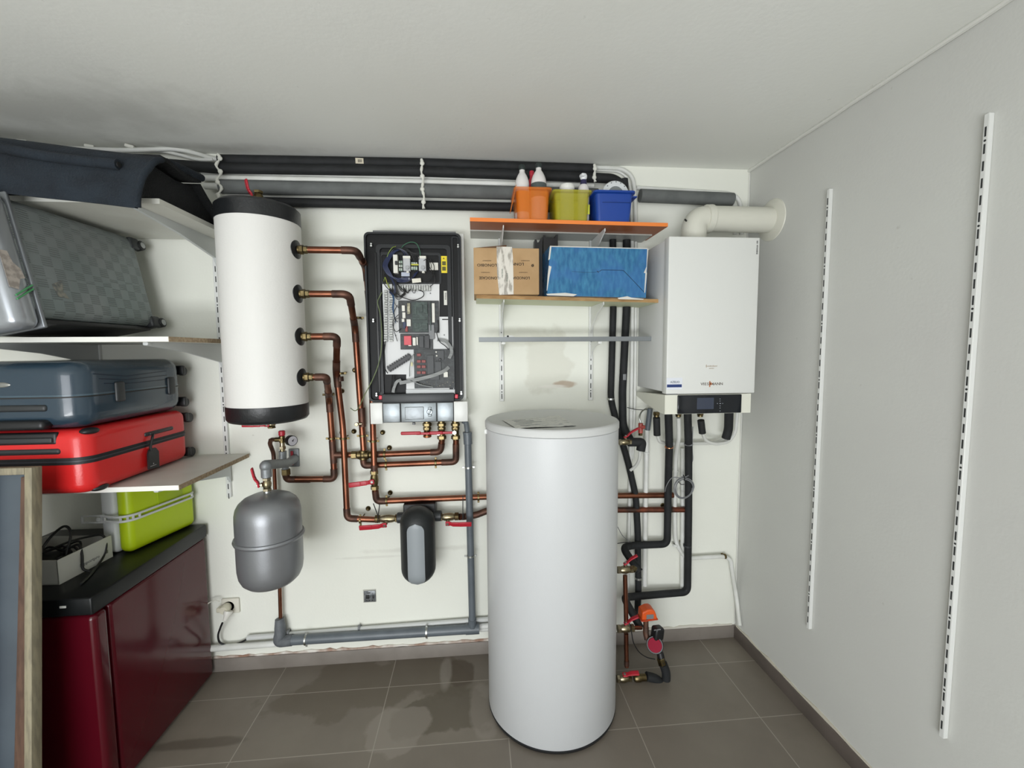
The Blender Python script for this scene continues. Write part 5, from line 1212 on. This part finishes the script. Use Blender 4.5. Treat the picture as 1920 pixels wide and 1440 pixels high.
g.add([(q0.x, ybb, z0l), (q1_.x, ybb, z0r), (WY(1215, 466, ybb).x, ybb, WY(1215, 466, ybb).z), (WY(1031, 461, ybb).x, ybb, WY(1031, 461, ybb).z),
       (q0.x, -.02, z0l), (q1_.x, -.02, z0r), (q1_.x, -.02, zt4), (q0.x, -.02, zt4)], [[0, 1, 2, 3], [7, 6, 5, 4], [0, 4, 5, 1], [1, 5, 6, 2], [2, 6, 7, 3], [3, 7, 4, 0]])
g.make('carton', bluem, t)
worn = mat('worn_card_edge', 'cfcdc6', .8)
BB = lambda px, py: WY(px, py, ybb-.0003)
for poly in ([(1031, 461), (1215, 465.5), (1215, 467), (1031, 462.8)], [(1213.5, 466), (1215.6, 466), (1212, 510), (1213, 512), (1209.5, 549), (1208, 549), (1210, 512), (1207, 512), (1212, 500)],
             [(1024, 551), (1060, 549), (1082, 552), (1075, 555.5), (1026, 553.5)], [(1158, 558.5), (1176, 555.5), (1184, 558), (1207, 560.5), (1206, 562), (1160, 561)], [(1031, 462), (1034, 462), (1031, 486), (1028, 488)], [(1029, 498), (1034, 500), (1030, 520), (1026, 545), (1025, 545), (1027, 515)]):
    G().prism([BB(*p) for p in poly], (0, -.0008, 0)).make('worn_edge', worn, t)
g = G(); ln = [(1124, 509, 1), (1128, 506, 0), (1169, 507, 0), (1208, 548, 0)]
pp = [WY(a_, b2_, ybb-.0003) for a_, b2_, _ in ln]; g.tube(pp, .0013, 6); g.box(WY(1121, 509.5, ybb), (.010, .0012, .005), (0, .5, 0)); g.tube([WY(1072, 509, ybb), WY(1098, 511, ybb), WY(1118, 510.5, ybb)], .0007, 5); g.make('flap_slit', mat('slit_navy', '123455', .6), t)

# ------------------------------------------------------------------ left side: cabinet, frame, suitcases
burg = mat('burgundy_gloss', '4a0915', .16, spec=.38)
CX1, CY0, CZ = -2.722, -.64, .765
t = thing('chest_cabinet', 'dark red glossy cabinet with black top at the left under the shelves', 'cabinet', (CX1-.3, -.33, 0))
g = G(); g.bb(CX1-.66, CX1, -.575, -.03, .012, CZ-.065, .012, 4); g.make('body', burg, t)
g = G(); g.bb(CX1-.66, CX1, CY0, -.58, .02, CZ-.068, .018, 5); dr = g.make('door', burg, t)
g = G(); g.bb(CX1-.664, CX1+.004, CY0-.008, -.02, CZ-.062, CZ, .006, 3); tp = g.make('top_panel', mat('cabinet_top_black', '131516', .35, spec=.3), t)
g = G(); g.box((CX1-.085, CY0-.009, CZ-.026), (.020, .003, .008), None, .001); g.make('badge', mat('badge_white', 'c9cac6', .4), tp)
for sx_, nm_ in ((CX1-.62, 0), (CX1-.04, 1)):
    G().cyl((sx_, -.1, 0), (sx_, -.1, .013), .02, 16).make('foot', black_pl, t); G().cyl((sx_, -.54, 0), (sx_, -.54, .013), .02, 16).make('foot', black_pl, t)

# cool box standing on its side
def rbox(cx_, cy_, cz_, sx_, sy_, sz_, rot, bev, seg, name, m, par, g=None):
    g = g or G(); g.box((cx_, cy_, cz_), (sx_, sy_, sz_), rot, bev, seg); return g.make(name, m, par, 45)
ca, cb = Vector((-2.832, -.330, 0)), Vector((-2.762, -.02, 0)); dd = (cb-ca).normalized(); nrm_ = Vector((dd.y, -dd.x, 0)); ang = math.atan2(dd.y, dd.x)
cl_ = (cb-ca).length; mid = (ca+cb)/2; zc = CZ+.0005
t = thing('cool_box', 'lime green and white cool box standing on its side under the lowest shelf', 'cool box', (mid.x-.06, mid.y, zc))
hgt = 1.072-zc
Mz = Matrix.Rotation(ang, 3, 'Z')
bdy = G().box(mid-nrm_*.095+EZ*(zc+hgt/2), (cl_, .07, hgt), Mz, .02, 4).make('body', mat('coolbox_white', 'd9dcdc', .45), t, 45)
lime = mat('coolbox_lime', 'b4cc0e', .4)
G().box(mid-nrm_*.028+EZ*(zc+hgt/2), (cl_*.985, .064, hgt*.975), Mz, .026, 5).make('lid', lime, t, 45)
pl = G().box(mid+nrm_*.004+dd*.03+EZ*(zc+hgt*.62), (.12, .006, .10), Mz, .003, 2).make('recess_panel', mat('coolbox_lime_dark', '9db50b', .4), t)
zh = zc+hgt*.50
g = G(); hw_ = .017
def hp(s_, o_): return ca+dd*s_+nrm_*o_+EZ*zh
pth = [hp(-.085, -.115), hp(-.015, -.10), hp(-.020, -.02), hp(.03, .012), hp(cl_-.03, .012), hp(cl_-.005, -.0)]
f_ = fillet([hp(-.012, -.105), hp(-.014, -.012), hp(.02, .013), hp(cl_-.02, .013), hp(cl_+.004, -.03)], .022, 5)
for z_ in (-.010, .010): g.tube([p+EZ*z_ for p in f_], .0052, 8)
for p in f_[::3]: g.box(p, (.006, .006, .016), Mz)
g.make('handle', mat('coolbox_handle', 'd0d2d2', .4), t)
g = G(); e0_ = hp(-.012, -.09); e1_ = e0_-EX*.085
for z_ in (-.014, .014): g.tube([e0_+EZ*z_, e1_+EZ*z_], .0045, 8)
g.tube([e1_-EZ*.014, e1_+EZ*.014], .0045, 8); g.tube([e0_-EZ*.014, e0_+EZ*.014], .0045, 8); g.cyl(e0_-EX*.02-EY*.006, e0_-EX*.02+EY*.006, .009, 14); g.make('carry_loop', MATS['coolbox_handle'], t)

# shallow white box with black cables
wx1, wy0, wy1 = -2.905, -.548, -.335; zw = CZ+.0005; hw2 = .090
t = thing('open_box', 'shallow white open box full of black cables on the dark red cabinet', 'box', (wx1-.12, (wy0+wy1)/2, zw))
wb_ = mat('white_carton', 'c9c9c2', .6); rotm = Matrix.Rotation(-.06, 4, 'Z'); piv = Matrix.Translation((wx1, wy0, 0)) @ rotm @ Matrix.Translation((-wx1, -wy0, 0))
g = G()
for bx_ in ((wx1-.26, wx1, wy0, wy0+.004, zw, zw+hw2), (wx1-.26, wx1, wy1-.004, wy1, zw, zw+hw2), (wx1-.004, wx1, wy0, wy1, zw, zw+hw2), (wx1-.26, wx1-.256, wy0, wy1, zw, zw+hw2), (wx1-.26, wx1, wy0, wy1, zw, zw+.004)): g.bb(*bx_)
g.xf(piv); g.make('tray', wb_, t)
g = G(); g.text('Supportpro', .017, (wx1+.0006, (wy0+wy1)/2+.01, zw+.03), xd=(0, 1, 0), yd=(0, 0, 1), ext=.0004, bold=.0002); g.box((wx1+.0005, wy1-.028, zw+.032), (.0008, .015, .012)); g.xf(piv); g.make('lettering', mat('grey_box_print', '8b8b88', .7), t, 180)
t = thing('cable_bundle', 'black cables and adapters heaped in the shallow white box', 'cable', (wx1-.1, (wy0+wy1)/2, zw+.005))
random.seed(3)
for k in range(5):
    pts = []; cx_, cy_ = wx1-.07-.04*random.random(), (wy0+wy1)/2+random.uniform(-.03, .03)
    for i in range(12):
        a_ = i*.9+k; pts.append((cx_+(.035+.03*random.random())*math.cos(a_), cy_+.05*math.sin(a_), zw+.03+.05*random.random()))
    G().tube(spline(pts, 5), .004, 7).make('cable', rubber, t)
G().box((wx1-.13, wy0+.07, zw+.055), (.11, .08, .05), (.1, .1, .3), .015, 3).make('adapter', black_pl, t)
G().tube(spline([(wx1-.13, wy0+.06, zw+.07), (wx1-.12, wy0+.11, zw+.13), (wx1-.085, wy0+.13, zw+.165), (wx1-.055, wy0+.12, zw+.14), (wx1-.05, wy0+.09, zw+.07)]), .0045, 8).make('cable', rubber, t)
G().tube(spline([(wx1-.13, wy0+.08, zw+.08), (wx1-.07, wy0+.12, zw+.105), (wx1-.045, wy0+.18, zw+.10), (wx1-.01, wy0+.20, zw+.095), (wx1+.010, wy0+.19, zw+.06), (wx1+.012, wy0+.17, zw+.02), (wx1+.028, wy0+.12, zw+.006), (wx1+.06, wy0+.05, zw+.005), (wx1+.08, wy0-.01, zw+.005)]), .004, 8).make('cable', rubber, t)
G().tube(spline([(wx1-.06, wy0+.10, zw+.085), (wx1-.015, wy0+.10, zw+.103), (wx1+.009, wy0+.085, zw+.07), (wx1+.012, wy0+.08, zw+.02), (wx1+.03, wy0+.085, zw+.004)]), .0045, 8).make('cable', rubber, t)

# leaning wooden frame at the left picture edge
fx = -2.785; ftop = WX(80, 873, fx); fbz = .0; 
lean = math.atan2(WX(80, 873, fx).y-WX(80, 1430, fx).y, WX(80, 873, fx).z-WX(80, 1430, fx).z)
beige = mat('frame_beige', '8f8770', .6, col2='7a7360', scale=14, stretch=(6, 6, 1)); brownf = mat('frame_brown', '4a3428', .55, col2='5b4233', scale=16, stretch=(6, 6, 1))
Lh = (ftop.z-fbz)/math.cos(lean)
Mf = Matrix.Translation((fx, ftop.y, ftop.z)) @ Matrix.Rotation(-lean, 4, 'X')
t = thing('wooden_frame', 'old wooden frame with grey-blue pane leaning in front of the dark red cabinet', 'frame', (fx-.3, ftop.y-math.tan(lean)*ftop.z, 0))
W_ = .62; dpt = .034
g = G(); g.bb(-.022, 0, -dpt, 0, -Lh, 0, .003); g.xf(Mf); g.make('stile', beige, t)
g = G(); g.bb(-W_, -W_+.022, -dpt, 0, -Lh, 0, .003); g.xf(Mf); g.make('stile', beige, t)
g = G(); g.bb(-W_+.022, -.022, -dpt, 0, -.022, 0, .003); g.xf(Mf); g.make('rail', beige, t)
g = G(); g.bb(-W_+.022, -.022, -dpt, 0, -Lh, -Lh+.05, .003); g.xf(Mf); g.make('rail', beige, t)
g = G(); g.prism([(-.022, -dpt+.006, -.03), (-.036, -dpt+.006, -.03), (-.06, -dpt+.006, -Lh+.06), (-.022, -dpt+.006, -Lh+.06)], (0, .012, 0)); g.xf(Mf); g.make('bead', brownf, t)
g = G(); g.bb(-W_+.022, -.022, -.022, -.014, -Lh+.05, -.022); g.xf(Mf); g.make('pane', mat('pane_grey_blue', '4c555d', .4, col2='454d55', scale=4), t)
g = G(); g.bb(-.15, -.102, -dpt-.012, -.010, -Lh+.05, -.004, .003); g.xf(Mf); g.make('mullion', brownf, t)
for zz in (-.62, -.78): g = G(); g.bb(-.125, -.108, -dpt-.010, -dpt+.01, zz, zz+.02, .002); g.xf(Mf); g.make('hinge', mat('hinge_brown', '3a2c24', .5, .5), t)

# red suitcase lying on the lowest shelf
def suitcase(label, cat, loc, m, sx_, sy_, sz_, bev, name='suitcase'):
    return thing(name, label, cat, loc)
redm = mat('suitcase_red', 'd02626', .28, bump=.05, bscale=200); redm2 = redm
zs0 = shz[0]+.001
sx1, sy0, sy1 = -2.725, -.615, -.085; sW = .44; sH = .228
t = thing('suitcase', 'bright red hard-shell suitcase lying on the lowest left shelf under the blue one', 'suitcase', (sx1-sW/2, (sy0+sy1)/2, zs0))
zm = zs0+sH*.54
G().half(sx1-sW, sx1, sy0, sy1, zs0+.006, zs0+sH, .034, 5, zm-.002, False).make('lower_shell', redm, t, 50)
G().half(sx1-sW, sx1, sy0, sy1, zs0+.006, zs0+sH, .034, 5, zm+.002, True).make('upper_shell', redm, t, 50)
def band(x0, x1, y0, y1, z0, z1, r, th, name, m, par):
    o = rr(x0, x1, y0, y1, r, 8); i_ = rr(x0+th, x1-th, y0+th, y1-th, max(r-th, .005), 8); n = len(o)
    vs = [(x, y, z0) for x, y in o]+[(x, y, z0) for x, y in i_]+[(x, y, z1) for x, y in o]+[(x, y, z1) for x, y in i_]; fs = []
    for i in range(n):
        j = (i+1) % n; fs += [[i, j, n+j, n+i], [2*n+i, 2*n+j, 3*n+j, 3*n+i], [i, j, 2*n+j, 2*n+i], [n+i, n+j, 3*n+j, 3*n+i]]
    g = G(); g.add(vs, fs); return g.make(name, m, par, 50)
band(sx1-sW-.001, sx1+.001, sy0-.001, sy1+.001, zm-.012, zm+.012, .051, .05, 'zip_band', mat('zip_black', '17171a', .6), t)
band(sx1-sW-.003, sx1+.003, sy0-.003, sy1+.003, zm-.003, zm+.002, .053, .01, 'zip_piping', mat('zip_grey', '34343a', .5), t)
for yy_ in (sy1-.05,):
    for zz_ in (zs0+.032, zs0+sH-.035):
        g = G(); g.bb(sx1-.05, sx1-.008, sy1-.004, sy1+.02, zz_-.022, zz_+.018, .006); g.cyl((sx1-.035, sy1+.03, zz_-.008), (sx1-.010, sy1+.03, zz_-.008), .022, 20, .003); g.make('wheel', black_pl, t)
g = G(); g.bb(sx1-.006, sx1+.006, sy0+.26, sy0+.42, zm+.030, zm+.046, .006, 3); g.bb(sx1-.002, sx1+.010, sy0+.28, sy0+.40, zm+.034, zm+.042, .003); g.make('side_handle', dk_grey, t)
g = G(); g.bb(sx1-.30, sx1-.075, sy0-.006, sy0+.02, zm+.024, zm+.046, .010, 3); g.make('top_handle', dk_grey, t)
g = G(); g.bb(sx1-.34, sx1-.085, sy0-.002, sy0+.03, zs0+sH-.048, zs0+sH-.006, .008, 3); g.make('handle_recess', black_pl, t)
g = G(); g.bb(sx1-.33, sx1-.095, sy0-.008, sy0+.0, zs0+sH-.040, zs0+sH-.022, .006, 3); g.make('telescopic_handle', dk_grey, t)
for (a_, b2_) in ((sy0+.035, zs0+sH-.010), (sy0+.055, zs0+.014)):
    G().ball((sx1-.020, a_+.01, b2_), .028, 20, (.85, 1.1, .45)).make('corner_pad', black_pl, t)
# luggage tag of the red suitcase
yt_ = sy0+.285
tg = thing('luggage_tag', 'black luggage tag hanging from the side handle of the red suitcase', 'luggage tag', (sx1+.012, yt_, zm-.10))
g = G(); g.tube(spline([(sx1+.008, yt_+.01, zm+.034), (sx1+.014, yt_-.004, zm+.02), (sx1+.010, yt_-.01, zm-.01), (sx1+.012, yt_-.012, zm-.03)]), .005, 8); g.make('strap', black_pl, tg)
g = G(); g.prism([(sx1+.010, yt_-.035, zm-.100), (sx1+.010, yt_+.022, zm-.104), (sx1+.006, yt_+.030, zm-.04), (sx1+.006, yt_+.015, zm-.022), (sx1+.006, yt_-.02, zm-.022), (sx1+.008, yt_-.03, zm-.04)], (.006, 0, 0)); g.make('tag', black_pl, tg)
g = G(); g.bb(sx1+.0164, sx1+.017, yt_-.028, yt_+.004, zm-.090, zm-.088); g.bb(sx1+.0164, sx1+.017, yt_-.012, yt_-.008, zm-.084, zm-.079); g.make('printing', mat('tag_print', 'a9a9a9', .5), tg)

# blue suitcase on top of it
blu = mat('suitcase_blue', '2a3b48', .25, coat=.4, bump=.04, bscale=60); zb0 = zs0+sH+.004; bH = .228; bx1_ = -2.725; by0, by1 = -.62, -.09
t = thing('suitcase', 'dark steel-blue hard-shell suitcase lying on top of the red one', 'suitcase', (bx1_-.24, (by0+by1)/2, zb0))
zmb = zb0+bH*.47
G().half(bx1_-.48, bx1_, by0, by1, zb0, zb0+bH, .05, 7, zmb-.001, False).make('lower_shell', blu, t, 50)
G().half(bx1_-.48, bx1_, by0, by1, zb0, zb0+bH, .05, 7, zmb+.001, True).make('upper_shell', blu, t, 50)
band(bx1_-.482, bx1_+.002, by0-.002, by1+.002, zmb+.003, zmb+.009, .077, .05, 'seam_rim', mat('suitcase_blue_rim', '40535f', .2, coat=.4), t)
band(bx1_-.481, bx1_+.001, by0-.001, by1+.001, zmb-.002, zmb+.003, .076, .05, 'seam', mark, t)
for yy_ in (by0+.16, by1-.10):
    G().bb(bx1_-.004, bx1_+.010, yy_-.020, yy_+.020, zmb-.032, zmb+.042, .007, 3).make('latch', dk_grey, t)
g = G(); g.bb(bx1_-.34, bx1_-.10, by0-.008, by0+.01, zmb-.045, zmb-.022, .010, 3); g.make('grip', dk_grey, t)
g = G(); g.bb(bx1_-.36, bx1_-.10, by0-.022, by0+.02, zb0+.003, zb0+.034, .012, 3); g.make('handle', black_pl, t)
g = G(); g.ball((bx1_-.235, by0, zmb+.045), .03, 24, (1, .12, .3)); g.make('badge', mat('badge_silver', '9b9c98', .35, .8), t)
for zz_ in (zb0+.035, zb0+bH-.05):
    g = G(); g.cyl((bx1_-.035, by1+.018, zz_-.008), (bx1_-.012, by1+.018, zz_-.008), .020, 20, .003); g.bb(bx1_-.05, bx1_-.006, by1-.006, by1+.016, zz_-.024, zz_+.018, .006); g.make('wheel', black_pl, t)
for k in range(3):
    g = G(); zq = zb0+bH-.055-.018*k; g.tube([(bx1_+.0005, by0+.06+.02*k, zq+.010), (bx1_+.0012, by0+.2, zq-.006+.004*k), (bx1_+.0012, by1-.12, zq+.004)], .0016, 6); g.make('rib', mat('suitcase_blue_dark', '1b2c3d', .25), t)

# grey suitcase standing on its long side on the middle shelf, leaning to the left
greym = D.materials.new('suitcase_grey'); greym.use_nodes = True; nt = greym.node_tree; b = nt.nodes['Principled BSDF']; b.inputs['Roughness'].default_value = .42; b.inputs['Metallic'].default_value = .35
tc = nt.nodes.new('ShaderNodeTexCoord'); ck = nt.nodes.new('ShaderNodeTexChecker'); ck.inputs['Scale'].default_value = 27; nt.links.new(tc.outputs['Object'], ck.inputs['Vector'])
wv = nt.nodes.new('ShaderNodeTexWave'); wv.inputs['Scale'].default_value = 42; wv.bands_direction = 'Z'; nt.links.new(tc.outputs['Object'], wv.inputs['Vector'])
k_ = mathn(nt, 'MULTIPLY', ck.outputs['Fac'], maprange(nt, wv.outputs['Fac'], .3, .7))
c = ramp_mix(nt, maprange(nt, nnode(nt, 5, 5, tc.outputs['Object']), .35, .65), lin('888d8e'), lin('7a8484')); c = ramp_mix(nt, mathn(nt, 'MULTIPLY', k_, .38), c, lin('4c5051'))
nt.links.new(c, b.inputs['Base Color']); bp = nt.nodes.new('ShaderNodeBump'); bp.inputs['Strength'].default_value = .6; bp.inputs['Distance'].default_value = .003; nt.links.new(k_, bp.inputs['Height']); nt.links.new(bp.outputs[0], b.inputs['Normal'])
silver = mat('suitcase_silver', '9fa3a8', .28, .55)
# own axes: y = length (front -> back), x = thickness, z = height when standing; then tilted about its lower right edge
gp = Vector((-2.824, -.695, shz[1]+.050)); tilt_ = math.radians(-11)
yaw_ = math.radians(-1.0)
Mg = Matrix.Translation(gp) @ Matrix.Rotation(yaw_, 4, 'Z') @ Matrix.Rotation(tilt_, 4, 'Y')
t = thing('suitcase', 'scuffed grey patterned suitcase standing on its long side on the middle shelf', 'suitcase', (gp.x-.1, gp.y+.25, gp.z))
gL, gT, gH = .603, .24, .418
def gmk(g, *a, **k): g.xf(Mg); return g.make(*a, **k)
g = G(); g.bb(-gT, -.0, .055, gL, .012, gH-.008, .04, 6); sh_ = gmk(g, 'rear_shell', greym, t, 50)
g = G(); g.bb(-gT-.006, .004, .0, .085, -.028, gH, .035, 6); gmk(g, 'front_frame', silver, t, 50)
g = G(); g.bb(-gT-.004, .0055, .078, .090, -.024, gH-.001, .004, 2); gmk(g, 'frame_lip', mat('suitcase_silver_dark', '7b7f83', .3, .5), t, 50)
for zz_ in (.028, gH-.045):
    g = G(); g.bb(-.05, .006, gL-.045, gL+.006, zz_-.022, zz_+.028, .010, 3); gmk(g, 'wheel_housing', dk_grey, t)
    g = G(); g.cyl((-.022, gL+.012, zz_), (.010, gL+.012, zz_), .021, 24, .003); g_w = gmk(g, 'wheel', black_pl, t)
    g = G(); g.lathe([(.011, 0), (.013, .001), (.013, .002), (.0, .002)], (.010, gL+.012, zz_), (1, 0, 0), 20); g.xf(Mg); g.make('wheel_hub', mat('hub_silver', 'a7a9aa', .3, .8), g_w)
g = G(); g.prism([(.0046, .006, .10), (.0046, .032, .095), (.0046, .045, .13), (.0046, .062, .135), (.0046, .055, .165), (.0046, .038, .18), (.0046, .03, .215), (.0046, .006, .215)], (.0008, 0, 0)); gmk(g, 'baggage_label', mat('label_grey_pink', 'bdb3ab', .7, col2='9c938c', scale=60), t)
for k in range(2):
    g = G(); g.tube([(.0052, .018, .075-.012*k), (.0052, .078, .115-.012*k)], .0028, 6); gmk(g, 'green_strip', mat('strip_green', '4f9562', .5), t)
g = G(); g.prism([(.0006, .15, .13), (.0006, .19, .15), (.0006, .185, .11), (.0006, .20, .085), (.0006, .16, .09)], (.0008, 0, 0)); gmk(g, 'torn_label', mat('torn_label', '8d8b80', .8, col2='5e6162', scale=50), t)
g = G(); g.bb(-gT+.01, -.02, .08, gL-.03, -.004, .012, .004); gmk(g, 'base_rail', black_pl, t)
g = G(); g.tube(spline([(-.03, -.004, gH-.02), (-.05, .0, gH+.004), (-.09, .05, gH+.006), (-.10, .12, gH-.002)]), .004, 8); gmk(g, 'strap', black_pl, t)

# dark folded felt mat on the top shelf
felt = mat('felt_navy', '161d25', .95, col2='1d262f', scale=10, bump=.5, bscale=160)
feltb = mat('felt_black', '121416', .95, bump=.5, bscale=160)
t = thing('folded_mat', 'dark navy felt mat folded over the front of the top left shelf', 'mat', (-3.05, -.3, shz[2]))
xr0 = -2.535
def sheetx(prof, x0, x1, th, m, name, nx=18, wav=.006, slope=0, x1top=None):
    """profile (y,z) swept along x with soft waves and a real thickness"""
    g = G(); n = len(prof); vs = []; fs = []
    P2 = []
    for i in range(n):
        a_ = Vector(prof[max(i-1, 0)]); b2_ = Vector(prof[min(i+1, n-1)]); d = (b2_-a_).normalized(); P2.append(Vector((-d.y, d.x)))
    for s_ in (0, 1):
        for k in range(nx+1):
            u = k/nx
            for i, (y, z) in enumerate(prof):
                xe = x1+(x1top[i] if x1top else 0); x = x0+(xe-x0)*u
                w_ = wav*(math.sin(x*9+i*.6)+.5*math.sin(x*23+i))
                vs.append((x, y+P2[i].x*th*s_+w_*.5, z+P2[i].y*th*s_+w_*.3+slope*(x-x1)))
    m_ = (nx+1)*n
    for k in range(nx):
        for i in range(n-1):
            a_ = k*n+i; q = [a_, a_+1, a_+n+1, a_+n]; fs += [[m_+j for j in q], q[::-1]]
        for i in (0, n-1): a_ = k*n+i; fs.append([a_, a_+n, a_+n+m_, a_+m_])
    for i in range(n-1):
        for k in (0, nx): a_ = k*n+i; fs.append([a_, a_+1, a_+1+m_, a_+m_])
    g.add(vs, fs); return g.make(name, m, t, 60)
zf = shz[2]
frontp = [(-.595, zf-.062), (-.598, zf-.035), (-.592, zf+.0), (-.572, zf+.05), (-.55, zf+.08), (-.525, zf+.115), (-.495, zf+.132)]
fsm = [tuple(v[:2]) for v in spline([(a_, b2_, 0) for a_, b2_ in frontp], 3)]
nn_ = len(fsm); sheetx(fsm, XL+.01, -2.517, .014, felt, 'front_flap', 30, .005, -.10, [ .02*i/(nn_-1) for i in range(nn_)])
backp = [(-.50, zf+.138), (-.45, zf+.140), (-.38, zf+.130), (-.31, zf+.13), (-.27, zf+.145)]
sheetx([tuple(v[:2]) for v in spline([(a_, b2_, 0) for a_, b2_ in backp], 3)], XL+.01, -2.50, .014, feltb, 'back_flap', 20, .004)
G().prism([(XL+.01, y, z) for y, z in ((-.565, zf+.002), (-.515, zf+.10), (-.49, zf+.118), (-.38, zf+.11), (-.28, zf+.125), (-.10, zf+.03), (-.10, zf+.002))], (-2.53-XL-.01, 0, 0)).make('folded_core', feltb, t)
innp = [(-.13, zf+.02), (-.16, zf+.06), (-.22, zf+.10), (-.27, zf+.14)]
sheetx(innp, XL+.01, -2.505, .02, feltb, 'inner_layer', 20, .0)
ha = [WY(-60, 262, -.58), WY(40, 285, -.585), WY(120, 298, -.585), WY(222, 309, -.585)]
g = G(); hs = spline(ha, 6); g.tube(hs, .0165, 16); g.make('rolled_hem', felt, t)
g = G(); e_ = hs[-1]; g.cyl(e_-EX*.002, e_+EX*.003, .009, 14); g.make('hem_opening', mark, t)
g = G(); g.tube([WX(312, 304, -2.52), WX(345, 318, -2.505), WX(378, 334, -2.50)], .014, 14); g.make('edge_roll', felt, t)
g = G(); g.tube([(-2.517+.02*i/(nn_-1)+.002, fsm[i][0]-.006, fsm[i][1]+.003) for i in range(0, nn_, 2)], .0105, 12); g.make('side_hem', felt, t)
